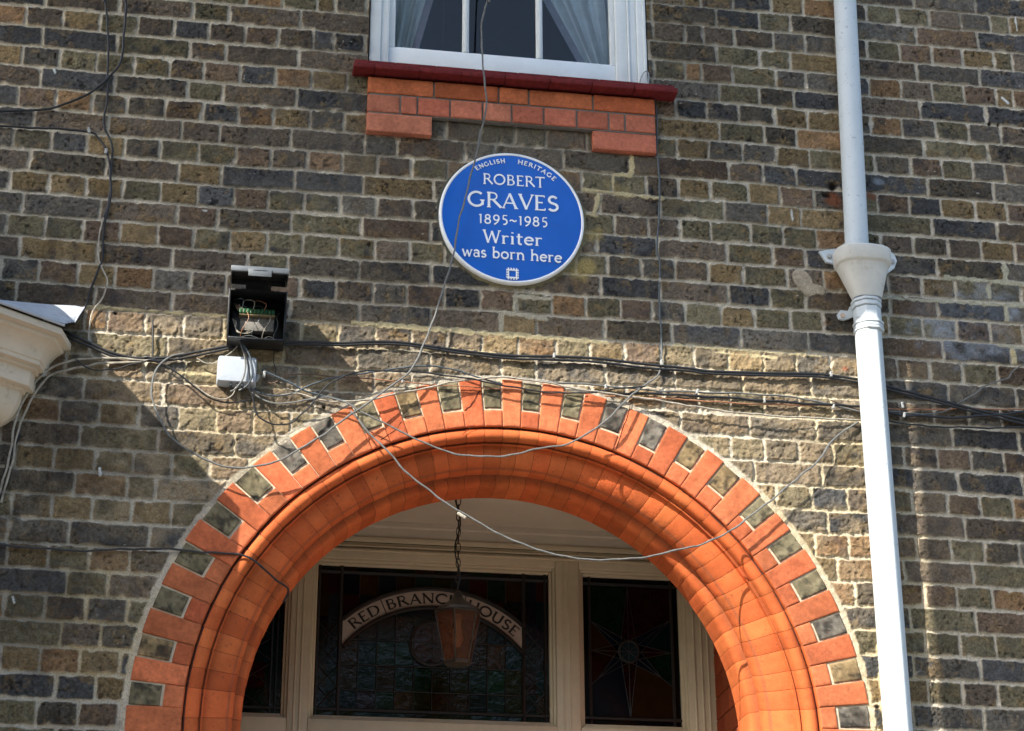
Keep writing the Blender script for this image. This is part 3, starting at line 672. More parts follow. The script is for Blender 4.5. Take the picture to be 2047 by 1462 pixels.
# ------------------------------------------------------------------ lettering
def arc(cx, cy, rx, ry, a0, a1, n=14): return [(cx+rx*math.cos(R_(a0+(a1-a0)*i/n)), cy+ry*math.sin(R_(a0+(a1-a0)*i/n))) for i in range(n+1)]
def stem(x, h=1., b0=0., s0=True, s1=True, wd=.11):
    o = [([(x, b0), (x, h)], 'T')]
    if s0: o.append(([(x-wd, b0+.015), (x+wd, b0+.015)], 's'))
    if s1: o.append(([(x-wd, h-.015), (x+wd, h-.015)], 's'))
    return o
GLY = {
 'E': (.66, stem(.12, s0=False, s1=False)+[([(.02, .965), (.55, .965)], 't'), ([(.12, .52), (.46, .52)], 't'), ([(.02, .035), (.58, .035)], 't'), ([(.55, .99), (.55, .87)], 's'), ([(.58, .01), (.59, .14)], 's')]),
 'N': (.88, [([(.12, 0), (.12, 1)], 't'), ([(.08, .99), (.76, .02)], 'T'), ([(.76, 0), (.76, 1)], 't'), ([(.0, .985), (.15, .985)], 's'), ([(.02, .015), (.22, .015)], 's'), ([(.66, .985), (.86, .985)], 's')]),
 'G': (1.02, [(arc(.5, .5, .43, .465, 48, 322), 'T'), ([(.84, .12), (.84, .44)], 'T'), ([(.70, .44), (.96, .44)], 's')]),
 'L': (.62, stem(.12)+[([(.12, .035), (.55, .035)], 't'), ([(.55, .01), (.57, .16)], 's')]),
 'I': (.32, stem(.14)),
 'S': (.66, [(arc(.32, .74, .22, .225, 28, 270)+arc(.32, .27, .25, .235, 90, -150), 'T')]),
 'H': (.90, stem(.12)+stem(.76)+[([(.12, .52), (.76, .52)], 't')]),
 'R': (.80, stem(.12)+[([(.02, .965), (.3, .965)]+arc(.34, .74, .22, .225, 90, -90)+[(.12, .515)], 't'), ([(.36, .51), (.80, .01)], 'T')]),
 'T': (.76, stem(.38, s1=False)+[([(.0, .965), (.76, .965)], 't'), ([(.01, .99), (.01, .88)], 's'), ([(.75, .99), (.75, .88)], 's')]),
 'A': (.88, [([(.06, 0), (.44, 1)], 't'), ([(.42, .99), (.80, 0)], 'T'), ([(.2, .35), (.66, .35)], 't'), ([(-.03, .015), (.17, .015)], 's'), ([(.69, .015), (.91, .015)], 's')]),
 'O': (1.04, [(arc(.5, .5, .44, .465, 0, 360, 28), 'T')]),
 'B': (.74, stem(.12, s0=False, s1=False)+[([(.02, .965), (.3, .965)]+arc(.32, .75, .21, .215, 90, -90)+[(.12, .535)], 't'), ([(.3, .535)]+arc(.34, .285, .27, .25, 90, -90)+[(.02, .035)], 't'), (arc(.34, .285, .27, .25, 50, -50), 'T')]),
 'V': (.84, [([(.06, 1), (.44, 0)], 'T'), ([(.42, .01), (.78, 1)], 't'), ([(-.03, .985), (.19, .985)], 's'), ([(.68, .985), (.88, .985)], 's')]),
 'D': (.92, stem(.12, s0=False, s1=False)+[([(.02, .965), (.3, .965)]+arc(.36, .5, .45, .465, 90, -90, 18)+[(.02, .035)], 't'), (arc(.36, .5, .45, .465, 50, -50), 'T')]),
 'C': (.90, [(arc(.5, .5, .43, .465, 48, 312), 'T'), ([(.80, .90), (.82, .72)], 's')]),
 'U': (.88, [([(.12, 1), (.12, .36)]+arc(.43, .34, .31, .31, 180, 360)+[(.74, .36), (.74, 1)], 'T'), ([(.0, .985), (.24, .985)], 's'), ([(.63, .985), (.85, .985)], 's')]),
 'W': (1.16, [([(.08, 1), (.36, 0)], 'T'), ([(.34, .01), (.60, .95)], 't'), ([(.58, .95), (.86, 0)], 'T'), ([(.84, .01), (1.08, 1)], 't'), ([(-.02, .985), (.2, .985)], 's'), ([(.98, .985), (1.18, .985)], 's')]),
 '1': (.42, [([(.2, 0), (.2, 1)], 'T'), ([(.2, .98), (.04, .90)], 't')]),
 '8': (.70, [(arc(.33, .75, .21, .215, 0, 360, 22), 'T'), (arc(.33, .27, .26, .245, 0, 360, 22), 'T')]),
 '9': (.70, [(arc(.34, .68, .25, .28, 0, 360, 22), 'T'), ([(.59, .68), (.57, .45), (.46, .22), (.28, .04), (.14, -.04)], 'T')]),
 '5': (.66, [([(.58, .97), (.2, .97)], 't'), ([(.2, .98), (.16, .55)], 't'), ([(.16, .56)]+arc(.29, .29, .26, .29, 100, -110), 'T')]),
 '~': (.78, [([(.06, .40), (.15, .50), (.26, .51), (.38, .44), (.5, .38), (.62, .42), (.70, .52)], 'T')]),
 'r': (.50, stem(.12, .62, s1=False)+[([(.0, .60), (.13, .60)], 's'), (arc(.32, .38, .19, .215, 165, 50), 't')]),
 'i': (.30, stem(.13, .62, s1=False)+[([(.01, .60), (.14, .60)], 's'), ([(.13, .84), (.13, .92)], 'T')]),
 't': (.46, [([(.18, .84), (.18, .14)]+arc(.30, .13, .12, .11, 180, 300), 'T'), ([(.02, .60), (.42, .60)], 't')]),
 'e': (.64, [(arc(.32, .31, .265, .285, 8, 318, 20), 'T'), ([(.06, .34), (.58, .34)], 't')]),
 'w': (.88, [([(.06, .62), (.26, 0)], 'T'), ([(.25, .01), (.44, .58)], 't'), ([(.43, .58), (.63, 0)], 'T'), ([(.62, .01), (.80, .62)], 't'), ([(-.02, .605), (.16, .605)], 's'), ([(.73, .605), (.88, .605)], 's')]),
 'a': (.60, [(arc(.26, .19, .19, .175, 0, 360, 18), 't'), ([(.08, .50)]+arc(.27, .42, .2, .19, 140, 0)+[(.47, .06), (.55, .02)], 'T')]),
 's': (.46, [(arc(.22, .46, .15, .14, 30, 270)+arc(.22, .17, .17, .15, 90, -150), 'T')]),
 'b': (.68, stem(.12, s0=False)+[(arc(.34, .31, .24, .285, 0, 360, 22), 'T')]),
 'o': (.70, [(arc(.33, .31, .28, .285, 0, 360, 22), 'T')]),
 'n': (.72, stem(.12, .62, s1=False)+[([(.0, .60), (.13, .60)], 's'), (arc(.35, .37, .22, .225, 165, 0)+[(.57, .0)], 'T'), ([(.47, .015), (.67, .015)], 's')]),
 'h': (.72, stem(.12)+[(arc(.35, .37, .22, .225, 165, 0)+[(.57, .0)], 'T'), ([(.47, .015), (.67, .015)], 's')]),
 ' ': (.36, []),
}
def strokes(mb, word, place, T, t, yface, yback, sp=.06):
    """place(u, v) -> (x, z); u along the line in cap heights"""
    u = 0.0; k = 0
    for ch in word:
        adv, st = GLY[ch]
        for pts, kd in st:
            wd = {'T': T, 't': t, 's': t*.75}[kd]; wd = wd/2
            P = [Vector((p[0]+u, p[1])) for p in pts]; m = len(P); L = []; Rr = []
            closed = (P[0]-P[-1]).length < 1e-4
            for i in range(m):
                a = P[i-1] if i > 0 else (P[-2] if closed else P[0]); c = P[i+1] if i < m-1 else (P[1] if closed else P[-1])
                d = (c-a); d = d.normalized() if d.length > 1e-9 else Vector((1, 0)); nr = Vector((-d.y, d.x))
                L.append(P[i]+nr*wd); Rr.append(P[i]-nr*wd)
            yf = yface-(k % 9)*.00007; k += 1
            vs = []
            for i in range(m):
                for q, y in ((L[i], yf), (Rr[i], yf), (L[i], yback), (Rr[i], yback)):
                    x, z = place(q.x, q.y); vs.append((x, y, z))
            fs = []
            for i in range(m-1):
                a = 4*i; c = a+4
                fs += [(a, a+1, c+1, c), (a, c, c+2, a+2), (a+1, a+3, c+3, c+1)]
            fs += [(0, 2, 3, 1), (4*(m-1), 4*(m-1)+1, 4*(m-1)+3, 4*(m-1)+2)]
            mb.add(vs, fs)
        u += adv+sp
    return u-sp
def wlen(word, sp=.06): return sum(GLY[c][0]+sp for c in word)-sp
def line_text(mb, word, xa, xb, zbase, zbase2, cap, T, t, yf, yb, sp=.06):
    L = wlen(word, sp); kx = (xb-xa)/L
    strokes(mb, word, lambda u, v: (xa+u*kx, zbase+(zbase2-zbase)*u/L+v*cap), T, t, yf, yb, sp)
def arc_text(mb, word, c, r, a0, a1, cap, T, t, yf, yb, sp=.06):
    L = wlen(word, sp)
    def place(u, v):
        a = R_(a0+(a1-a0)*u/L); q = r+v*cap; return (c[0]+q*math.cos(a), c[1]+q*math.sin(a))
    strokes(mb, word, place, T, t, yf, yb, sp)
M_ink = mat('black_glass_paint', (.008, .007, .007), .5, var=.0)
rb = .4245; cp_ = .0365
for wd_, a0, a1 in (('RED', 131.5, 116), ('BRANCH', 112.3, 77.5), ('HOUSE', 74.0, 47.5)):
    lt = MB(); arc_text(lt, wd_, BC, rb, a0, a1, cp_, .17, .10, GY-.0064, GY-.0050, .10); lt.build('lettering', M_ink, w_mid)
for a in (113.9, 75.8):
    lt = MB(); lt.tube([(BC[0]+r*math.cos(R_(a)), GY-.006, BC[1]+r*math.sin(R_(a))) for r in (BR0, BR1)], .0018, 5); lt.build('divider', M_leadline, w_mid)

# ------------------------------------------------------------------ plaque
PC = at(1023.2, 437, -.022); PCX, PCZ, PR = .9215, .4205, .2465
plq = empty('plaque', (PCX, -.01, PCZ), 'round blue glazed plaque with white rim and raised white lettering, below the sash window', 'plaque')
def lathe_y(mb, cx, cz, prof, n=96, cap=True):
    mb.loft([[(cx+r*math.cos(2*math.pi*k/n), y, cz+r*math.sin(2*math.pi*k/n)) for k in range(n)] for r, y in prof], cap)
d_ = MB(); lathe_y(d_, PCX, PCZ, [(PR-.0105, -.010), (PR-.0104, -.0195), (.20, -.0212), (.12, -.0226), (.05, -.0232), (.004, -.0233)]); d_.build('plaque_face', M_pblue, plq, 30)
rm_ = MB(); lathe_y(rm_, PCX, PCZ, [(PR-.003, .010), (PR, -.002), (PR, -.016), (PR-.002, -.0200), (PR-.005, -.0214), (PR-.008, -.0210), (PR-.0105, -.0195), (PR-.0105, .0)], cap=False); rm_.build('plaque_rim', M_pwhite, plq, 60)
yf, yb = -.0245, -.0205
def word_split(word, xa, xb, sp):
    L = wlen(word, sp); u = 0; out = []; cur = ''; st = 0
    for ch in word+' ':
        if ch == ' ':
            if cur: out.append((cur, xa+(xb-xa)*st/L, xa+(xb-xa)*(u-sp)/L))
            cur = ''; u += GLY[' '][0]+sp; st = u
        else: cur += ch; u += GLY[ch][0]+sp
    return out
for line, xa0, xb0, za, zb_, cap, T, t, sp in (('ROBERT', .823, 1.032, .5385, .5405, .0395, .135, .085, .10), ('GRAVES', .770, 1.081, .450, .453, .057, .14, .08, .06), ('1895~1985', .808, 1.042, .388, .392, .0345, .14, .09, .13),
                                             ('Writer', .822, 1.024, .317, .319, .047, .135, .085, .07), ('was born here', .753, 1.089, .262, .262, .0405, .13, .09, .07)):
    for word, xa, xb in word_split(line, xa0, xb0, sp):
        m_ = MB(); line_text(m_, word, xa, xb, za, zb_, cap, T, t, yf, yb, sp); m_.build('lettering', M_pwhite, plq)
for word, a0, a1 in (('ENGLISH', 125.5, 96.5), ('HERITAGE', 84.5, 46)):
    m_ = MB(); arc_text(m_, word, (PCX, PCZ), .206, a0, a1, .0155, .17, .13, yf+.001, yb+.001, .23); m_.build('lettering', M_pwhite, plq)
em = MB(); ex, ez, hs, tw = .9215, .2085, .0135, .0042
for sgn in (-1, 1):
    em.box(ex-hs-.0022, ex+hs+.0022, yf, yb, ez+sgn*hs-tw/2, ez+sgn*hs+tw/2); em.box(ex+sgn*hs-tw/2, ex+sgn*hs+tw/2, yf-.00008, yb, ez-hs-.0022, ez+hs+.0022)
    for q in (-.0135, -.0045, .0045, .0135):
        em.box(ex+q-.0022, ex+q+.0022, yf-.00016, yb, ez+sgn*(hs+.004)-.0035, ez+sgn*(hs+.004)+.0035); em.box(ex+sgn*(hs+.004)-.0035, ex+sgn*(hs+.004)+.0035, yf-.00024, yb, ez+q-.0022, ez+q+.0022)
em.build('emblem', M_pwhite, plq)
# ------------------------------------------------------------------ sash window
b = MB(); WT = 2.5
b.box(.429, .468, .012, .16, 1.0, WT, .003); b.box(.4685, .497, .020, .16, 1.0, WT, .004); b.box(1.303, 1.345, .020, .16, 1.0, WT, .004); b.box(1.3455, 1.352, .012, .16, 1.0, WT, .003)
b.box(1.3525, 1.378, .017, .16, 1.0, WT, .004); b.box(1.3785, 1.411, .009, .16, 1.0, WT, .004); b.box(1.40, 1.4105, .004, .009, 1.0, WT, .002)
b.box(.429, 1.41, .012, .16, WT+.0005, WT+.05, .003)
win = b.build('sash_window', M_white, house, 40); win['label'] = 'white painted sash window with two glazing bars above the dark red sill'
b = MB(); b.box(.4975, 1.3025, .034, .075, 1.000, 1.084, .003); b.box(.4975, .519, .034, .075, 1.0845, WT, .003); b.box(1.286, 1.3025, .034, .075, 1.0845, WT, .003)
b.box(.519, 1.286, .038, .072, 1.0845, 1.089, .002); b.build('sash', M_white, win, 40)
for xa in (.7575, 1.0205):
    b = MB(); b.box(xa, xa+.0225, .038, .070, 1.0895, WT, .005); b.box(xa+.006, xa+.0165, .033, .038, 1.0895, WT, .003); b.build('glazing_bar', M_white, win, 40)
b = MB(); b.add([(.516, .056, 1.08), (1.29, .056, 1.08), (1.29, .056, WT), (.516, .056, WT)], [(0, 1, 2, 3)]); b.build('pane', M_glass, win)
b = MB()
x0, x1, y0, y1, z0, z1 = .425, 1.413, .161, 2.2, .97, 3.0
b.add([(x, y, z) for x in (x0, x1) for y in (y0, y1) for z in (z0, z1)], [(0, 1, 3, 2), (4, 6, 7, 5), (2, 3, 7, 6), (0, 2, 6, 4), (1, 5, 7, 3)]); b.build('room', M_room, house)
b = MB(); b.tube([(.70, .14, z) for z in (1.05, 1.6, 2.4)], .0016, 6); b.build('cable_reflection', M_black, win)  # dark line put in for the cable's reflection in the pane
def curtain(xo, xt, xb, zb, hem, label):
    """cloth hanging from (xo..xt) at the top, gathered back towards xo further down"""
    mb = MB(); hb = MB(); nz, nx_ = 30, 44; vs = []; hs = []
    for j in range(nz+1):
        z = 2.45+(zb-2.45)*j/nz; t = (z-zb)/(1.28-zb); xe = xb+(xt-xb)*t
        for i in range(nx_+1):
            u = i/nx_; x = xo+(xe-xo)*u; y = .115+.016*math.sin(u*21+z*1.5)+.008*math.sin(u*47+z*3)+.02*u
            vs.append((x, y, z))
        for q in (0, 1): hs.append((xe+(hem*q), .115+.016*math.sin(21+z*1.5)+.008*math.sin(47+z*3)+.018, z))
    mb.add(vs, [(j*(nx_+1)+i, j*(nx_+1)+i+1, (j+1)*(nx_+1)+i+1, (j+1)*(nx_+1)+i) for j in range(nz) for i in range(nx_)])
    hb.add(hs, [(2*j, 2*j+1, 2*j+3, 2*j+2) for j in range(nz)])
    o = mb.build('curtain', M_curt, None, True); tag(o, label, 'curtain'); hb.build('hem', M_hem, o)
curtain(.49, .618, .560, 1.03, .026, 'sheer pale curtain behind the left edge of the window glass')
curtain(1.312, 1.146, 1.268, 1.03, -.030, 'sheer pale curtain drawn back behind the right edge of the window glass')
# sill of painted tiles in two courses
b = MB(); rs = random.Random(4)
x = .376
while x < 1.495:
    x1 = min(x+.142+rs.uniform(-.004, .004), 1.496)
    if 1.496-x1 < .05: x1 = 1.496
    t = rs.uniform(-.003, .003); b.box(x+.0002, x1-.0002, -.040+t, .031, .9535+t*.5, .976+t*.5, .0025); x = x1
x = .372
while x < 1.499:
    x1 = min(x+.150+rs.uniform(-.01, .006)-(.08 if x < .38 else 0), 1.500)
    if 1.500-x1 < .05: x1 = 1.500
    t = rs.uniform(-.002, .002); b.box(x+.0002, x1-.0002, -.064+t, .03, .932+t*.6, .9515+t*.3, .0035); x = x1
b.box(.43, 1.412, .0, .03, .983, .998, .004)
sill = b.build('window_sill', M_sill, house, 50)
# red brick apron
ap = MB(); YA = -.024; ra = random.Random(12)
def xw(px, py): return at(px, py, YA).x
rowsA = [(.861, .921, [.426]+[xw(p, 175) for p in (868, 997, 1057, 1185)]+[1.425]), (.787, .853, [.426]+[xw(p, 215) for p in (800.5, 834.5, 900, 965, 1023, 1087, 1152.5, 1216.6, 1249)]+[1.425]), (.710, .779, [.425, xw(863, 250)]), (.710, .779, [xw(1186, 285), 1.426])]
for z0, z1, xs_ in rowsA:
    for i in range(len(xs_)-1):
        a, c_ = xs_[i], xs_[i+1]; gp = .0035; t = ra.uniform(-.002, .002)
        a2 = a+(gp if i else 0); c2 = c_-(gp if i < len(xs_)-2 else 0)
        col = tone((.47, .135, .058) if z1 > .86 else (.46, .155, .095), .17, ra)
        fn = lambda u, v, a2=a2, c2=c2, z0=z0, z1=z1: (a2+(c2-a2)*u, z0+(z1-z0)*v)
        patch(ap, fn, max(6, int((c2-a2)/.012)), 8, col, YA, .0016, back=.034, off=t, seed=i)
apron = ap.build('brick_apron', M_red, house, 55)
b = MB(); b.box(.430, 1.422, YA+.0045, .02, .783, .918); b.box(.430, .640, YA+.0045, .02, .781, .7831); b.box(1.215, 1.422, YA+.0045, .02, .781, .7831)
b.box(.430, xw(863, 250)-.002, YA+.0047, .02, .7795, .7808); b.build('apron_mortar', mat('grey_mortar', (.17, .15, .13), .95, var=.2, scale=80., bump=.001, bscale=200.), apron)

# hook of bent wire at the window corner
b = MB(); b.tube(cat_rom([at(x, y, -.004) for x, y in ((1279, 166), (1281, 158), (1285, 148), (1291, 143), (1296, 146), (1297, 156), (1296, 168))], 4), .0022, 6)
o = b.build('wire_hook', M_steel, None, True); tag(o, 'small bent wire hook at the lower right corner of the white window frame', 'hook')

# ------------------------------------------------------------------ canted bay cornice on the left
def offs(path, d):
    """inset a plan path (towards the wall side)"""
    out = []
    for i, p in enumerate(path):
        p = Vector(p); a = Vector(path[i-1])-p if i > 0 else None; c = Vector(path[i+1])-p if i < len(path)-1 else None
        def nrm(v): v = v.normalized(); return Vector((v.y, -v.x))
        if a is None: n_ = nrm(c)*-1; out.append(p+n_*-d if False else p-Vector((c.normalized().y*-1, c.normalized().x*1))*-d*1.0)
        elif c is None: out.append(p+Vector((0, d)))
        else:
            n1 = nrm(a); n2 = nrm(c)*-1
            bis = (n1+n2).normalized(); k = d/max(.3, bis.dot(n1)); out.append(p+bis*k)
    return out
path = [(-.478, .004), (-.503, -.120), (-1.55, -.93), (-3.2, -.93)]
# inward directions: first edge -> -x ; canted edge -> (-.6,+.8)ish ; front -> +y
def inset(d):
    e = [Vector(path[i+1])-Vector(path[i]) for i in range(3)]
    ns = []
    for v in e:
        v = v.normalized(); n_ = Vector((v.y, -v.x))        # one side
        if n_.dot(Vector((-2.0, .3))-Vector(path[0])) < 0 and False: n_ = -n_
        ns.append(n_)
    c_ = Vector((-1.8, .2)); out = []
    ns = [(n_ if n_.dot(c_-Vector(path[i])) > 0 else -n_) for i, n_ in enumerate(ns)]
    lines = [(Vector(path[i])+ns[i]*d, e[i]) for i in range(3)]
    def inter(l1, l2):
        (p, u), (q, v) = l1, l2; cr = u.x*v.y-u.y*v.x; t = ((q.x-p.x)*v.y-(q.y-p.y)*v.x)/cr; return p+u*t
    p0 = lines[0][0]+e[0]*((.004-lines[0][0].y)/e[0].y)
    return [p0, inter(lines[0], lines[1]), inter(lines[1], lines[2]), Vector((-3.2, -.93+d))]
cprof = [(.030, -.126), (.006, -.126), (.0, -.132), (.0, -.152), (.004, -.153), (.020, -.155), (.020, -.166)]
cprof += [(.016+.046*math.sin(R_(a))**1.2, -.166-.052*(1-math.cos(R_(a)))-.010*a/90) for a in range(10, 91, 10)]
cprof += [(.066, -.230), (.066, -.243), (.082, -.244), (.082, -.254), (.094, -.255), (.095, -.306), (.097, -.308), (.116, -.309), (.118, -.318)]
cprof += [(.126+.085*(1-math.cos(R_(a))), -.320-.105*math.sin(R_(a))) for a in range(0, 91, 9)]
cprof += [(.213, -.436), (.221, -.440), (.221, -.456), (.232, -.460), (.240, -.470), (.240, -.9), (.240, -4.2)]
b = MB(); rings = [[(p.x, p.y, z) for p in inset(d)] for d, z in cprof]; n = 4
vs = [p for r in rings for p in r]; b.add(vs, [(i*n+k, i*n+k+1, (i+1)*n+k+1, (i+1)*n+k) for i in range(len(rings)-1) for k in range(3)])
bay = b.build('bay_window', M_cream, None, 22); tag(bay, 'cream stuccoed bay with a deep moulded cornice under lead, at the left edge', 'bay window')
b = MB(); b.box(-2.3, -1.0, -.90, -.001, -4.2, .47); b.build('bay_shade_block', M_cream, bay)  # added unseen block, there only to shade the lower left wall
# lead on top of it
b = MB(); I0 = inset(-.004); pts = []
top = [(-.447, .0, -.002), (-.60, -.001, -.002), (-1.2, -.001, -.002), (-3.2, -.001, .0)]
top = [(-.449, -.007, -.004), (-.475, -.007, -.0035), (-1.4, -.007, -.002), (-3.2, -.007, .0)]
front = [(p.x, p.y, -.122) for p in I0]; front[0] = (-.470, -.066, -.085); front[1] = (I0[1].x+.004, I0[1].y-.0, -.121)
N_ = 10; grid = []
for j in range(N_+1):
    t = j/N_; grid.append([tuple(top[k][i]*(1-t)+front[k][i]*t+(0 if i != 2 else .004*math.sin(t*7+k)) for i in range(3)) for k in range(4)])
fine = []
for r in grid:
    rr2 = []
    for k in range(3):
        for q in range(12): rr2.append(tuple(r[k][i]+(r[k+1][i]-r[k][i])*q/12+(.0015*math.sin(q*2.1+k*3+r[0][2]*90) if i == 2 else 0) for i in range(3)))
    rr2.append(r[3]); fine.append(rr2)
m = len(fine[0]); b.add([p for r in fine for p in r], [(i*m+k, i*m+k+1, (i+1)*m+k+1, (i+1)*m+k) for i in range(N_) for k in range(m-1)])
fl = b.build('lead_flashing', M_lead, bay, 60)
b = MB()        # lap joint and the dressed edge over the lip
a_, c_ = at(112, 612, -.008), at(84, 646, -.10); b.tube([a_, (a_+c_)/2+Vector((0, -.002, .002)), c_], .004, 8)
b.tube([Vector((p[0], p[1]-.002, p[2]-.002)) for p in (front[1], front[2])], .0045, 8)
b.tube([Vector(top[0])+Vector((0, -.002, 0)), Vector((-.46, -.04, -.045)), Vector(front[0])], .0028, 6)
b.build('lead_edge', M_lead, fl, True)

# ------------------------------------------------------------------ downpipe
def ring_at(cx, cy, z, r, n=16, rot=0.): return [(cx+r*math.cos(2*math.pi*k/n+rot), cy+r*math.sin(2*math.pi*k/n+rot), z) for k in range(n)]
YP = -.057
def pc_(px, py, Y=YP): return at(px, py, Y)
tp = at(1686, -60, -.055); bt = at(1713.5, 505, -.055); d_ = (bt-tp)
pipe = empty('downpipe', (2.12, -.07, -4.2), 'white painted cast iron downpipe with a flared hopper, right of the arch', 'downpipe')
b = MB(); tt = tp-d_*.45; b.tube([tt+ (bt-tt)*i/14 for i in range(15)], [.0405]*15, 28); b.build('upper_pipe', M_pipe, pipe, True)
lt_ = at(1733.5, 640, YP); lb_ = at(1795.5, 1462, YP); dl = (lb_-lt_)
b = MB(); rings = []
for i in range(13):
    p = lt_+dl*(i/4-.02); rings.append([(p.x+.0455*math.cos(math.pi/8+k*math.pi/4)/1.0, p.y+.0455*math.sin(math.pi/8+k*math.pi/4), p.z) for k in range(8)])
    if p.z < -4.2: break
low = MB()
def octb(p, r, bev=.35):
    o = []
    for k in range(8):
        for s_ in (-1, 1):
            a = math.pi/8+k*math.pi/4; q = a+s_*.05; o.append((p.x+r*math.cos(q)*(1.0), p.y+r*math.sin(q), p.z))
    return o
rings = [octb(lt_+dl*(i/4-.02), .0445) for i in range(0, 14)]
low.loft(rings); low.build('lower_pipe', M_pipe, pipe, 30)
# hopper: D-shaped funnel lofted down to the socket
def dsec(cx, w_, yb, yf_, z, n=24, p_=.8):
    o = []
    for k in range(n):
        a = 2*math.pi*k/n; c_, s_ = math.cos(a), math.sin(a)
        x = cx+w_*abs(c_)**.75*(1 if c_ >= 0 else -1)
        if s_ > 0: y = yb-.0+0*(s_); y = (yb+yf_)/2+(yb-(yb+yf_)/2)*abs(s_)**.5
        else: y = (yb+yf_)/2-((yb+yf_)/2-yf_)*abs(s_)**p_
        o.append((x, y, z))
    return o
ht = at(1725, 512, -.09); hx0 = ht.x; zb_h = at(1731, 592, -.09).z; zt_h = at(1724, 488, -.14).z
hcx_b = at(1731, 588, YP).x; hcx_t = at(1724, 490, -.09).x
hp = MB()
sec = []
zr = zt_h-.052
sec.append(dsec(hcx_t, .095, -.012, -.148, zt_h)); sec.append(dsec(hcx_t, .097, -.012, -.151, zt_h-.004)); sec.append(dsec(hcx_t, .095, -.012, -.147, zr+.004)); sec.append(dsec(hcx_t, .093, -.012, -.144, zr)); sec.append(dsec(hcx_t+.001, .087, -.014, -.137, zr-.004))
for i in range(1, 9):
    t = i/8; cx_ = hcx_t+(hcx_b-hcx_t)*t; w_ = .086+(.049-.086)*t; sec.append(dsec(cx_, w_, -.014-.018*t, -.136+(.034)*t, zr-.004+(zb_h-zr+.004)*t, p_=.85+.15*t))
inner = [dsec(hcx_t, .088, -.018, -.141, zt_h), dsec(hcx_t, .080, -.02, -.130, zt_h-.05)]
hp.loft(inner[::-1]+sec, False)
bk = MB()         # back plate with two ears
plate = [(1637, 503), (1652, 500), (1676, 497), (1695, 480), (1765, 490), (1788, 510), (1793, 522), (1788, 536), (1772, 548), (1752, 600), (1706, 590), (1676, 530), (1652, 524)]
P_ = [at(x, y, -.010) for x, y in plate]; nP = len(P_)
bk.add([(p.x, -.0105, p.z) for p in P_]+[(p.x, -.0005, p.z) for p in P_], [tuple(range(nP))]+[(i, (i+1) % nP, nP+(i+1) % nP, nP+i) for i in range(nP)])
hop = hp.build('hopper', M_hop, pipe, 35); bk.build('back_plate', M_pipe, hop, 30)
for px, py in ((1658, 512), (1784, 523)):
    q = at(px, py, -.014); s_ = MB(); s_.loft([[(q.x+r*math.cos(k*math.pi/8), y, q.z+r*math.sin(k*math.pi/8)) for k in range(16)] for r, y in ((.0095, -.010), (.009, -.0155), (.006, -.018))]); s_.build('screw', M_screw, hop, 40)
cl = MB()
def zpx(py, px=1731): return at(px, py, -.12).z
for (pya, pyb, r) in ((586, 592, .0515), (593, 602, .0500), (603, 632, .0468), (630, 636, .0520), (637, 643, .0500), (643.5, 649, .0515)):
    za, zb2_ = zpx(pya), zpx(pyb); xc_ = at(1730+(pya-590)*.10, pya, YP).x
    cl.loft([octb(Vector((xc_, YP, z)), rr_) for z, rr_ in ((za, r-.003), (za-.002, r), (zb2_+.002, r), (zb2_, r-.003))])
cl_o = cl.build('socket_collar', M_pipe, pipe, 30)
br = MB(); ear = [(1700, 612), (1695, 622), (1680, 620), (1674, 628), (1677, 637), (1688, 640), (1700, 636), (1708, 632), (1715, 612)]
P_ = [at(x, y, -.012) for x, y in ear]; nP = len(P_)
br.add([(p.x, -.012, p.z) for p in P_]+[(p.x, -.001, p.z) for p in P_], [tuple(range(nP))]+[(i, (i+1) % nP, nP+(i+1) % nP, nP+i) for i in range(nP)])
bro = br.build('bracket', M_pipe, pipe, 30)
q = at(1684.5, 631, -.015); s_ = MB(); s_.disc((q.x, q.z), .0085, -.017, -.011, 14); s_.build('screw', mat('rusty_screw', (.55, .42, .33), .6, var=.3, scale=90.), bro, 40)

# ------------------------------------------------------------------ open black junction box
bxr = empty('junction_box', (.092, 0, -.11), 'open black junction box with its lid up and wires hanging out', 'junction box')
X0, X1, Z0, Z1, YB = .002, .182, -.112, .056, -.085
b = MB(); wt = .004
b.box(X0, X1, -.012, -.002, Z0, Z1, .001)
b.box(X0, X0+wt, YB, -.0122, Z0, Z1, .001); b.box(X1-wt, X1, YB, -.0122, Z0, Z1, .001); b.box(X0+wt+.0002, X1-wt-.0002, YB+.0005, -.0122, Z0, Z0+wt, .001); b.box(X0+wt+.0002, X1-wt-.0002, YB+.0005, -.0122, Z1-wt, Z1, .001)
b.box(X0-.002, X0+wt, YB-.003, YB-.0002, Z0-.002, Z1+.002, .001); b.box(X1-wt, X1+.002, YB-.003, YB-.0002, Z0-.002, Z1+.002, .001); b.box(X0+wt+.0002, X1-wt-.0002, YB-.0028, YB-.0002, Z0-.002, Z0+wt, .001); b.box(X0+wt+.0002, X1-wt-.0002, YB-.0028, YB-.0002, Z1-wt, Z1+.002, .001)
b.build('box_body', M_blackbox, bxr, 40)
b = MB(); LX0, LX1, LY0, LY1, LZ = X0+.001, X1-.001, YB-.150, YB-.004, .093
b.box(LX0, LX1, LY0, LY1, LZ, LZ+.004, .001); b.box(LX0, LX0+.004, LY0, LY1, LZ-.020, LZ-.0002, .001); b.box(LX1-.004, LX1, LY0, LY1, LZ-.020, LZ-.0002, .001); b.box(LX0+.0042, LX1-.0042, LY1-.004, LY1, LZ-.020, LZ-.0002, .001)
def droop(mb): mb.v = [(x, y, z+(y-YB)*.21) for x, y, z in mb.v]
droop(b); lid = b.build('lid', M_blackbox, bxr, 40)
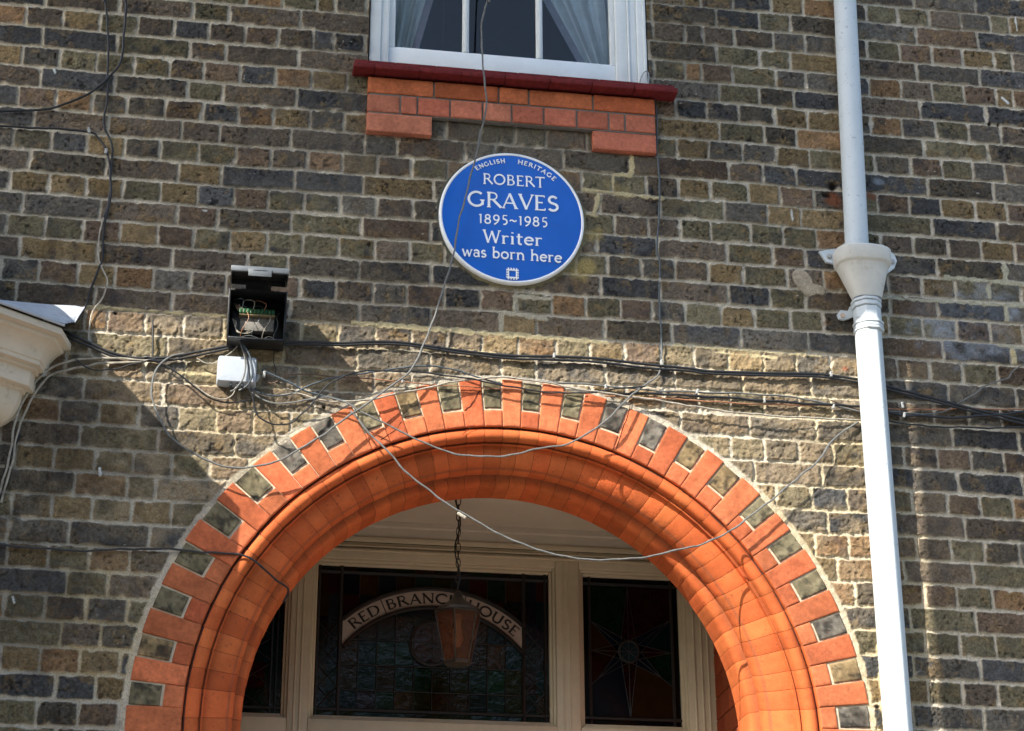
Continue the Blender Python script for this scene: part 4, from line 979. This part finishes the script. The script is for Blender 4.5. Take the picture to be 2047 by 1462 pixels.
b = MB(); b.box(LX0+.0042, LX1-.0042, LY0, LY0+.004, LZ-.014, LZ-.0002, .001); b.box(LX0-.001, LX1+.001, LY0-.003, LY0-.0005, LZ-.012, LZ+.006, .0012); droop(b); b.build('lid_rim', M_lid, lid, 40)
b = MB(); b.box(.056, .128, LY0-.007, LY0-.0035, LZ-.028, LZ-.003, .002); b.box(.070, .112, LY0-.0085, LY0-.0072, LZ-.008, LZ-.004, .0006); droop(b); b.build('latch', M_lid, lid, 40)
b = MB(); b.box(.052, .132, YB-.006, YB-.003, Z1-.002, LZ-.014, .001); b.build('hinge', M_blackbox, bxr)
b = MB(); b.box(.040, .148, -.046, -.016, -.066, -.020, .002); b.build('backing_board', M_dirty, bxr, 40)
b = MB(); b.box(.036, .150, -.060, -.030, -.0185, -.013, .001); b.build('terminal_rail', mat('ochre_plastic', (.30, .24, .13), .5, var=.3, scale=90.), bxr)
b = MB()
for i in range(10):
    x = .036+i*.0114; b.box(x, x+.0092, -.064, -.042, -.0128, .0025, .0014); b.box(x+.003, x+.0062, -.0655, -.0641, -.009, -.003, .0004)
b.build('terminals', M_pcb, bxr)
rw = random.Random(33)
for k in range(17):
    b = MB()
    if k > 10: xk = .045+.017*(k-11); P_ = [(xk, -.062, .000), (xk+rw.uniform(-.01, .01), -.074, .016+.006*(k % 3)), (xk-.02, -.06, .034), (xk-.03, -.03, .04)] if k % 2 else [(xk, -.064, -.012), (xk+.004, -.078, -.040), (xk-.014, -.076, -.078), (xk-.02, -.05, -.104)]; m_, r = (M_copper, M_pale, M_dgrey)[k % 3], .0012
    elif k < 5: P_ = [(.018+k*.004, -.03-.006*k, .035-.004*k), (.024+k*.004, -.055, .010), (.034+.006*k, -.062, -.006), (.042+k*.012, -.058, -.010)]; m_, r = (M_copper, .0011) if k % 2 else (M_pale, .0010)
    elif k < 8: P_ = [(.014, -.04, -.025), (.020+.004*k-.02, -.06, -.045), (.030, -.066, -.075-.003*(k-5)), (.052+.006*(k-5), -.070, -.088), (.070+.006*(k-5), -.064, -.074), (.080, -.056, -.068)]; m_, r = M_pale, .0012
    elif k == 8: P_ = [(.165, -.03, .01), (.155, -.055, -.02), (.160, -.06, -.05), (.148, -.06, -.085), (.150, -.05, -.105)]; m_, r = M_grey, .0011
    elif k == 9: P_ = [(.03, -.03, .04), (.06, -.05, .012), (.10, -.05, .020), (.115, -.045, .002)]; m_, r = M_dgrey, .0011
    else: P_ = [(.03, -.05, -.10), (.07, -.075, -.096), (.11, -.07, -.104), (.135, -.07, -.094), (.16, -.06, -.104)]; m_, r = M_grey, .0010
    b.tube(cat_rom(P_, 5), r, 5); b.build('wire', m_, bxr, True)

# white pull box beneath it
b = MB(); q = [at(433, 711, -.045), at(513, 712, -.045), at(514, 764, -.045), at(435, 767, -.045)]
def rrect(cx, cz, hw, hh, r, y, n=6, tap=0.):
    o = []
    for (sx_, sz_, a0) in ((1, 1, 0), (-1, 1, 90), (-1, -1, 180), (1, -1, 270)):
        for i in range(n+1):
            a = R_(a0+90*i/n); x = cx+sx_*(hw-r)+r*math.cos(a); z = cz+sz_*(hh-r)+r*math.sin(a); o.append((x+tap*(z-cz), y, z))
    return o
cxp = (q[0].x+q[1].x+q[2].x+q[3].x)/4; czp = (q[0].z+q[2].z)/2; hw = (q[1].x-q[0].x)/2; hh = (q[0].z-q[2].z)/2+.003
b.loft([rrect(cxp, czp, hw, hh+.002, .008, -.001), rrect(cxp, czp, hw-.002, hh, .008, -.030), rrect(cxp, czp, hw-.003, hh-.001, .008, -.041), rrect(cxp, czp, hw-.005, hh-.003, .007, -.0445), rrect(cxp, czp, hw-.02, hh-.02, .006, -.046)])
pot = b.build('socket_box', M_pot, None, 35); tag(pot, 'small white rounded plastic box on the bricks under the black junction box', 'junction box')
b = MB()
for dx in (-.02, .0, .015): b.box(cxp+dx, cxp+dx+.008, -.038, -.006, czp-hh-.010, czp-hh+.0, .002)
b.build('cable_gland', M_dgrey, pot, 40)

# ------------------------------------------------------------------ cables
CABLE_DEFS = [
 # label, material, radius, depth(s), points
 ('thicker upper strand of the twin black line crossing the whole wall', 'black', .0042, -.014, [(-30, 612), (0, 627), (60, 642), (120, 660), (153, 674), (182, 687), (219, 704), (263, 715), (299, 717), (342, 714), (393, 704), (462, 691), (513, 686), (564, 684), (620, 684), (684, 686), (748, 683), (817, 686.5), (919, 701), (1022, 711.5), (1107, 713), (1193, 717), (1296, 729), (1380, 737), (1415, 742), (1518, 746), (1621, 747.5), (1662, 751), (1716, 759), (1768, 771), (1860, 795), (1945, 817.6), (2047, 841), (2120, 858)]),
 ('lower strand of the twin black line crossing the whole wall', 'black', .0036, -.013, [(-30, 620), (0, 633), (60, 649), (120, 668), (150, 681), (182, 694), (219, 710), (263, 719.5), (299, 721.5), (342, 720), (393, 711), (462, 696), (513, 690), (564, 689), (620, 689), (684, 690.5), (748, 688), (817, 691), (919, 706), (1022, 717), (1107, 719.5), (1193, 724), (1296, 736), (1380, 742), (1415, 747), (1518, 750.5), (1621, 752.5), (1662, 756), (1716, 765), (1768, 777), (1860, 801), (1945, 823.5), (2047, 848), (2120, 866)]),
 ('long grey cable dangling past the plaque and looping left above the arch', 'grey', .0028, [-.12, -.11, -.105, -.10, -.095, -.06, -.05, -.05, -.05, -.05, -.05, -.05, -.05, -.05, -.05, -.05, -.05, -.055, -.06, -.06, -.06, -.06, -.06, -.055, -.05, -.04, -.03, -.02, -.018], [(979, -40), (974, 0), (964, 44), (963, 103), (969, 161), (971, 219), (960, 274), (947, 328), (933, 386), (919, 434), (911, 486), (902, 524), (885, 583), (865, 641), (848, 689), (827, 730), (806, 754), (776, 777.5), (731, 808), (690, 838), (633, 877), (564, 918), (496, 935), (445, 931), (393, 911), (342, 873), (318, 836), (304, 798), (306, 760), (321.5, 726), (342, 712.6), (367, 707)]),
 ('straight thin black cable dropping down the left bricks to the lead', 'black', .0032, -.008, [(207, -40), (208.7, 0), (215, 41), (216, 150), (214, 192), (209, 236), (209, 257), (219, 277), (224, 308), (222, 345), (221, 393), (212, 431), (207, 472), (205, 500), (202, 524), (181, 583), (168, 617), (147, 648)]),
 ('black cable curving from the top left down to the left edge', 'black', .0036, -.010, [(252, -40), (251, 0), (250, 41), (245, 103), (236, 133), (212, 161), (171, 191.6), (113, 214), (68, 221), (0, 222), (-60, 222)]),
 ('dark cable along a mortar joint that turns down at a clip, far left', 'black', .0034, -.008, [(-60, 250), (0, 252.5), (90, 257), (178, 263.4), (195, 275), (209, 294), (217, 315), (219, 342), (221, 376), (217, 410), (207, 436)]),
 ('pale cable winding down the left bricks into the knot', 'pale', .0024, -.009, [(208, 432), (203, 450), (198, 469), (197, 490), (198, 517), (208, 545), (214, 565), (205, 593), (185, 627), (177, 671), (178, 699), (191, 717.7), (219, 724.5), (256, 724), (297, 718)]),
 ('grey cable hanging straight down right of the plaque from the red apron', 'dgrey', .0026, -.009, [(1309, 196), (1313, 240), (1314, 308), (1319, 386), (1316, 440), (1314, 499), (1318, 520), (1318, 562), (1319.5, 634), (1321, 670), (1323, 692), (1322, 727)]),
 ('wire looping low over the crown of the arch from the clip right of the plaque', 'grey', .0026, [-.008, -.02, -.03, -.04, -.05, -.05, -.05, -.05, -.05, -.05, -.05, -.05, -.05, -.05, -.05, -.045, -.04, -.035, -.03, -.025, -.02], [(1322, 730), (1312.7, 753.6), (1278.5, 777.5), (1254.5, 798), (1234, 818.6), (1210, 842.5), (1176, 866.5), (1135, 887), (1090, 895.5), (1039, 905.8), (998, 912.6), (953.6, 912.6), (902, 905.8), (858, 890), (817, 870), (765.5, 846), (721, 822), (690, 805), (650, 795), (610, 800), (581, 806), (557, 808), (527, 800), (499, 781)]),
 ('pale straight cable over the arch crown running right to the downpipe', 'pale', .0027, [-.02, -.02, -.02, -.022, -.025, -.03, -.03, -.03, -.03, -.03, -.03, -.03, -.03, -.03, -.03, -.03, -.03, -.03, -.02, -.012], [(505, 781), (520, 788), (547, 793), (595, 788), (640, 799), (680, 804), (731, 800), (782, 790), (851, 776), (919, 762), (1001, 755), (1073, 762), (1135, 774), (1193, 784), (1261, 793), (1330, 803), (1380, 812), (1449, 822), (1552, 832), (1655, 837), (1730, 841)]),
 ('slack wire drooping across the porch opening below the arch', 'grey', .0027, [-.03, -.04, -.05, -.06, -.06, -.06, -.06, -.06, -.06, -.06, -.06, -.06, -.06, -.06, -.06, -.06, -.06, -.055, -.05, -.05, -.045, -.04, -.04, -.035, -.03, -.02, -.012], [(700, 822), (714, 836), (748, 877), (783, 911), (817, 948), (838, 966), (878, 996), (931, 1030), (974, 1054), (1005, 1071), (1049, 1090), (1124, 1112), (1186, 1119), (1261, 1117.6), (1323, 1107), (1380, 1094), (1398, 1090), (1449, 1068), (1494, 1037), (1538, 1003), (1566, 979), (1590, 962), (1607, 945), (1638, 918), (1672, 873), (1716, 844)]),
 ('black cable across the lower left bricks and into the arch moulding', 'black', .0030, [-.009]*11+[-.006, .02, .075, .12, .13], [(-60, 1086), (0, 1090), (68, 1095), (137, 1100.5), (205, 1100.5), (250, 1098), (291, 1097), (349, 1099), (410, 1104), (450, 1107), (485, 1110), (503, 1117), (524, 1134), (553, 1161), (576, 1178), (566, 1205)]),
 ('outer pale dirty cable bending round the end of the bay cornice', 'pale', .0032, -.014, [(291, 721), (219, 716), (175, 717), (131, 725), (100, 738), (80, 754), (65, 772), (50, 795), (38, 822), (28, 854), (22, 891), (15, 930), (4, 968), (-8, 1010)]),
 ('inner pale dirty cable bending round the end of the bay cornice', 'pale', .0030, -.012, [(291, 723), (208, 727), (175, 732), (140, 738), (108, 748), (86, 766), (62, 798), (48, 830), (38, 860), (31, 886), (24, 925), (14, 962), (2, 1005)]),
 ('thin black loop sagging left of the knot', 'black', .0019, -.016, [(151, 716), (166, 731), (192, 740), (230, 738.6), (262, 729), (293, 722)]),
 ('black drop wire sagging from the knot to under the white box', 'black', .0025, [-.014, -.02, -.025, -.025, -.025, -.02, -.015], [(301, 718), (328, 730), (356, 747), (386, 771), (410, 790), (438, 803), (455, 806), (479, 804), (500, 800)]),
 ('short pale wire from the knot up to the black box', 'pale', .0018, -.02, [(393, 716), (410, 726), (425, 727), (438, 721), (458, 706), (472, 694), (478, 682)]),
 ('pale wire curling up under the white box to its gland', 'pale', .0018, -.03, [(386, 768), (410, 786), (432, 796), (450, 798), (464, 790), (470, 778), (474, 762)]),
 ('left grey lead from the black box over the front of the white box', 'grey', .0024, [-.06, -.06, -.055, -.055, -.055, -.055, -.045], [(472, 676), (481, 688), (487.5, 708), (490, 732), (486, 756), (473, 776), (461, 783)]),
 ('middle slate lead from the black box over the front of the white box', 'dgrey', .0027, [-.06, -.06, -.06, -.06, -.06, -.05, -.04], [(476, 676), (487.5, 692), (498.5, 712), (504, 734), (503, 756), (494, 772), (478, 781)]),
 ('black wire from the box looping low over the left haunch of the arch, then right', 'black', .0024, [-.06, -.058, -.055, -.055, -.05, -.045, -.04, -.035, -.03, -.03], [(474, 676), (484, 692), (492, 710), (497, 736), (498, 758), (499, 778), (505, 793), (509, 812), (520, 835), (547, 849), (574, 849), (595, 836), (626, 805), (650, 774), (684, 754), (714, 745), (759, 741), (817, 743), (885, 750), (953, 760), (1022, 774), (1090, 784), (1172, 786), (1227, 778), (1289, 773)]),
 ('slate cable running right from a broken bracket beside the white box', 'dgrey', .0030, -.018, [(523, 740), (561, 757), (609, 781), (643, 790), (680, 800), (700, 803)]),
 ('brown wire wriggling right of the white box', 'brown', .0020, -.010, [(521, 748), (532, 762), (544, 767), (560, 759), (574, 750), (615, 749), (660, 752), (700, 755), (738, 757)]),
 ('slate cable sagging from the white box and rising to the arch crown', 'dgrey', .0024, -.022, [(497, 775), (533, 790), (581, 787), (633, 766), (680, 752), (731, 747), (782, 738), (858, 732), (902, 738), (953, 754), (1005, 768)]),
 ('reddish wire stretched just above the crown bricks', 'copper', .0016, -.010, [(738, 757), (803, 764), (885, 771), (964, 775), (1032, 779), (1107, 783), (1172, 787)]),
 ('grey upper cable of the bunch running right from the arch crown', 'grey', .0028, -.012, [(1001, 753), (1090, 763), (1210, 772), (1296, 780), (1347, 783), (1449, 786), (1552, 791), (1620, 800), (1672, 812), (1730, 824), (1790, 824), (1843, 829)]),
 ('thick black middle cable of the bunch running right from the arch crown', 'black', .0038, -.014, [(1230, 790), (1296, 786), (1347, 790), (1449, 795), (1535, 802), (1648, 809), (1730, 814), (1800, 830), (1826, 831), (1894, 835), (1962, 832), (2047, 824), (2100, 818)]),
 ('copper coloured lower cable of the bunch running right from the arch crown', 'copper', .0022, -.010, [(1210, 792), (1347, 798), (1484, 807), (1638, 811), (1730, 813), (1791, 818), (1860, 819), (1928, 817), (2047, 820), (2100, 822)]),
 ('black cable leaving the downpipe lowest, to the right edge', 'black', .0026, -.012, [(1740, 828), (1775, 840), (1800, 846), (1840, 851), (1877, 853.5), (1962, 855.5), (2047, 855), (2100, 854)]),
 ('kinked pale wire rising to the right edge beyond the downpipe', 'grey', .0021, -.012, [(1843, 829), (1880, 825), (1915, 808), (1932, 797), (1949, 788), (1962, 776), (1978, 769), (2000, 762), (2014, 757), (2022, 744), (2034, 735), (2050, 726), (2090, 708)]),
 ('short dark wire twisting behind the downpipe toward the clips', 'brown', .0020, -.010, [(1660, 800), (1700, 815), (1730, 822), (1770, 805), (1795, 815), (1810, 832)]),
 ('thin dark wire hanging from the bottom of the black box', 'black', .0014, -.012, [(545, 682), (548, 705), (547, 722), (551, 738), (551, 756)]),
 ('black cable hugging the bay corner at the far left', 'black', .0042, -.010, [(40, 868), (28, 893), (16, 925), (6, 960), (-4, 1000), (-14, 1060)]),
]
MM = {'black': M_black, 'grey': M_grey, 'pale': M_pale, 'dgrey': M_dgrey, 'brown': M_brown, 'copper': M_copper}
rc_ = random.Random(8)
for label, mk, r, dep, pts in CABLE_DEFS:
    pts = list(pts)
    if pts[-1][0] > 2047: (xa, ya), (xb, yb) = pts[-2], pts[-1]; q_ = 480/max(20, xb-xa); pts.append((xb+(xb-xa)*q_, yb+(yb-ya)*q_*.35+20))
    if pts[0][1] < 0 and pts[0][0] > 0: (xa, ya), (xb, yb) = pts[1], pts[0]; pts.insert(0, (xb+(xb-xa)*2, yb-420)); dep = ([dep[0]]+dep) if hasattr(dep, '__len__') else dep
    n = len(pts); P_ = []; r = r*1.14
    for i, (px, py) in enumerate(pts):
        if hasattr(dep, '__len__'):
            t = i/(n-1)*(len(dep)-1); k = min(int(t), len(dep)-2); Y = dep[k]+(dep[k+1]-dep[k])*(t-k)
        else: Y = dep-r*.3
        P_.append(at(px, py, Y))
    q = cat_rom(P_, 6)
    ph = [rc_.uniform(0, 6) for _ in range(6)]; L = 0; out = [q[0]]
    for i in range(1, len(q)):
        L += (q[i]-q[i-1]).length
        e = min(1, L*8, (len(q)-1-i)*.1)
        k_ = .0014*e
        out.append(q[i]+Vector((math.sin(L*31+ph[0])+.6*math.sin(L*77+ph[1]), .6*math.sin(L*23+ph[2])-.4, math.sin(L*37+ph[3])+.6*math.sin(L*91+ph[4])))*k_)
    if label.startswith('lower strand') or label.startswith('thicker upper'): out = q
    b = MB(); b.tube(out, [r*(1+.08*math.sin(i*.9)) for i in range(len(out))], 7)
    o = b.build('cable', MM[mk], None, True)
    m0 = out[len(out)//2]
    o.data.transform(Matrix.Translation(-m0)); o.location = m0
    tag(o, label, 'cable', 'cables strung over the wall')

# knot where the black lines cross
b = MB(); rk = random.Random(2)
for k in range(9):
    a = at(296+rk.uniform(-8, 8), 718+rk.uniform(-4, 4), -.016-.004*rk.random()); c_ = at(306+rk.uniform(-6, 6), 719+rk.uniform(-4, 4), -.022); b.tube([a, (a+c_)/2+Vector((0, -.004, .002)), c_], .0036, 7)
k_ = b.build('tape_knot', M_black, None, True); tag(k_, 'lumpy black taped knot of cables left of the black junction box', 'cable knot')
b = MB(); b.tube([at(305, 641, -.018), at(305.5, 668, -.016), at(305, 712, -.012)], [.0030, .0034, .0030], 8); o = b.build('spike', M_black, None, True); tag(o, 'upright black spike standing above the cable knot', 'spike')

# clips
b = MB(); b.box(-.0045, .0045, -.012, .002, -.010, .010, .002); b.tube([(0, -.012, .006), (0, -.016, .006)], .002, 6)
proto = None
clips = [(178, 263, 'grey clip at the bend of the cable along a joint, upper left', 1.3), (212, 305, 'grey clip on the paired cables, upper left', 1.3), (1107, 713, 'clip on the twin black line under the plaque', 1.2), (1322, 727, 'clip at the foot of the grey drop cable', 1.3), (1660, 750, 'clip on the twin black line just left of the downpipe', 1.2),
         (1318, 562, 'small clip halfway down the grey drop cable', .9), (1393, 785, 'white clip at the start of the bunch above the right haunch', 1.2), (1527, 803, 'second clip along the bunch above the right haunch', 1.), (1665, 815, 'clip on the bunch beside the downpipe', 1.),
         (1802, 812, 'rusty pale clip right of the downpipe, upper', 1.4), (1806, 832, 'rusty pale clip right of the downpipe, lower', 1.2), (88, 748, 'pale clip on the cables at the cornice end', 1.5), (804, 764, 'pale clip on the reddish wire above the arch', .9), (1210, 775, 'clip on the cables right of the arch crown', 1.), (514, 758, 'broken white bracket right of the white box', 1.6), (528, 750, 'second broken bracket right of the white box', 1.4), ]
for px, py, lb, s_ in clips:
    if proto is None: proto = b.build('cable_clip', M_screw, None, 40); o = proto
    else: o = proto.copy(); COL.objects.link(o)
    o.location = at(px, py, -.012); o.scale = (s_*.75, 1.0, s_*.75); o.rotation_euler = (0, R_(rk.uniform(-20, 20)), 0)
    tag(o, lb, 'cable clip', 'cable clips nailed to the wall')
b = MB()
p = at(923, 1031, -.066); d_ = (at(940, 1040, -.066)-at(905, 1018, -.066)).normalized()
b.tube([p-d_*.016, p-d_*.013, p+d_*.013, p+d_*.016], [.003, .0058, .0058, .003], 8); o = b.build('cable_joint', M_pale, None, True); tag(o, 'small pale joint sleeve on the slack wire hanging in the porch opening', 'joint sleeve')

# ------------------------------------------------------------------ lantern in the porch
LY = .50; LXc, LZt = .817, -.745
lan = empty('lantern', (LXc, LY, -.985), 'old copper and glass porch lantern hanging on a chain inside the arch', 'lantern')
def hexr(r, z, n=6, rot=.25): return [(LXc+r*math.cos(2*math.pi*k/n+rot), LY+r*math.sin(2*math.pi*k/n+rot), z) for k in range(n)]
b = MB(); b.loft([hexr(.006, LZt+.018, 16), hexr(.013, LZt+.010, 16), hexr(.016, LZt-.002, 16), hexr(.022, LZt-.012, 16), hexr(.050, LZt-.034, 16), hexr(.072, LZt-.048, 16), hexr(.077, LZt-.052, 16), hexr(.077, LZt-.060, 16), hexr(.066, LZt-.064, 16)]); b.build('lantern_roof', M_tin, lan, 30)
zt_, zb_l = LZt-.064, -.972; rt_, rbm = .080, .047
b = MB()
T_ = hexr(rt_, zt_); B_ = hexr(rbm, zb_l)
for k in range(6):
    b.tube([T_[k], B_[k]], .0028, 6); b.tube([T_[k], T_[(k+1) % 6]], .0030, 6); b.tube([B_[k], B_[(k+1) % 6]], .0032, 6)
b.loft([hexr(rbm, zb_l-.002), hexr(rbm-.004, zb_l-.008), hexr(.02, zb_l-.010)]); b.build('lantern_frame', M_tin, lan)
for k in range(6):
    g_ = MB(); a, c_, d1, e1 = [Vector(p) for p in (T_[k], T_[(k+1) % 6], B_[(k+1) % 6], B_[k])]; cc = (a+c_+d1+e1)/4; g_.add([cc+(p-cc)*.97 for p in (a, c_, d1, e1)], [(0, 1, 2, 3)]); g_.build('lantern_pane', M_lglass, lan)
b = MB(); b.tube([(LXc, LY, zt_), (LXc, LY, zt_-.05)], .012, 10); b.tube([(LXc, LY, zt_-.05), (LXc, LY, zt_-.085), (LXc, LY, zt_-.11)], [.014, .020, .008], 12); b.build('lamp_bulb', mat('dusty_bulb', (.35, .30, .24), .4), lan, True)
b = MB(); z = LZt+.018; k = 0
while z < -.372:
    L = .034; P_ = []
    for i in range(13):
        a = 2*math.pi*i/12; u = .0075*math.cos(a); v = L/2*math.sin(a); P_.append((LXc+(u if k % 2 else 0), LY+(0 if k % 2 else u), z+L/2-.002+v))
    b.tube(P_, .0018, 5, False); z += L-.0065; k += 1
b.build('chain', M_tin, lan, True)
b = MB(); b.tube(cat_rom([(LXc-.004+.009*math.sin(i*1.3), LY-.010, LZt+.02+i*.039) for i in range(10)], 5), .0026, 6); b.build('lamp_flex', M_black, lan, True)

# ------------------------------------------------------------------ street side, out of the picture
b = MB(); b.box(-60, 60, -4.0, -.95, -4.4, -4.2); b.box(-60, 60, -.95, .0, -4.4, -4.201); o = b.build('pavement', M_pave); tag(o, kind='structure')
b = MB(); b.box(-60, 60, -60, -4.003, -4.6, -4.32); o = b.build('road', mat('asphalt', (.055, .055, .055), .9, var=.2, scale=4.)); tag(o, kind='structure')
b = MB()         # added unseen sheet above the frame, placed to shade the upper and right wall
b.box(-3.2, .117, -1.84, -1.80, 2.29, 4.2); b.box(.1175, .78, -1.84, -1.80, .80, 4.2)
blocker = b.build('sun_blocker', M_blocker); tag(blocker, 'added unseen sheet on poles that shades the upper wall and its right end', 'sun_blocker')
b = MB()
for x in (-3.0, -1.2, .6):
    b = MB(); b.tube([(x, -1.80, 4.0), (x, .0, 3.0)], .02, 8); b.build('sun_blocker_pole', M_tin, blocker)
# plane trees and a terrace across the road, seen only as reflections in the glass
NL = 15000; rn = np.random.RandomState(4); rt2 = random.Random(6)
cme = None
for n_t, (tx, tl) in enumerate(((4.0, 'leafy street tree across the road, opposite the arch'), (-6.0, 'leafy street tree across the road, to the left'), (13.0, 'leafy street tree across the road, to the right'))):
    tr = empty('street_tree', (tx, -15, -4.32), tl, 'tree', 'street trees across the road')
    b = MB(); b.tube([(tx, -15, -4.32), (tx+.1, -15, -2), (tx-.1, -15.1, 0), (tx, -15, 3)], [.28, .22, .18, .1], 10)
    for k in range(7):
        a = rt2.uniform(0, 6.3); h_ = rt2.uniform(-1.5, 2); b.tube([(tx, -15, h_), (tx+1.2*math.cos(a), -15+1.2*math.sin(a), h_+1), (tx+3*math.cos(a), -15+3*math.sin(a), h_+2.2)], [.1, .06, .03], 7)
    b.build('trunk', M_bark, tr, True)
    cen = np.stack([rn.normal(tx, 2.6, 50), rn.normal(-15, 1.6, 50), rn.uniform(-2.0, 6.0, 50)], -1)
    c0 = cen[rn.randint(0, 50, NL)]+rn.normal(0, .62, (NL, 3)); u_ = rn.normal(0, 1, (NL, 3)); u_ /= np.linalg.norm(u_, axis=1)[:, None]; v_ = np.cross(u_, rn.normal(0, 1, (NL, 3))); v_ /= np.linalg.norm(v_, axis=1)[:, None]
    sz_ = rn.uniform(.07, .15, (NL, 1)); Vv = np.stack([c0-u_*sz_, c0+v_*sz_*.6, c0+u_*sz_, c0-v_*sz_*.6], 1).reshape(-1, 3)
    me = bpy.data.meshes.new('crown'); me.from_pydata(Vv.tolist(), [], np.arange(NL*4).reshape(-1, 4).tolist()); me.materials.append(M_leaf)
    o = bpy.data.objects.new('crown', me); COL.objects.link(o); o.parent = tr; o.matrix_parent_inverse = Matrix.Translation(tr.location).inverted()
b = MB(); b.box(-26, 26, -30, -22, -4.32, 4.6)
ter = b.build('terrace', mat('far_brick', (.16, .12, .085), .9, var=.3, scale=2.)); tag(ter, 'long brick terrace of houses across the road', 'terrace')
b = MB(); b.add([(-26.3, -21.7, 4.6), (26.3, -21.7, 4.6), (26.3, -26, 7.4), (-26.3, -26, 7.4), (-26.3, -30.3, 4.6), (26.3, -30.3, 4.6)], [(0, 1, 2, 3), (3, 2, 5, 4)]); b.build('roof', mat('slates', (.06, .06, .07), .7), ter)
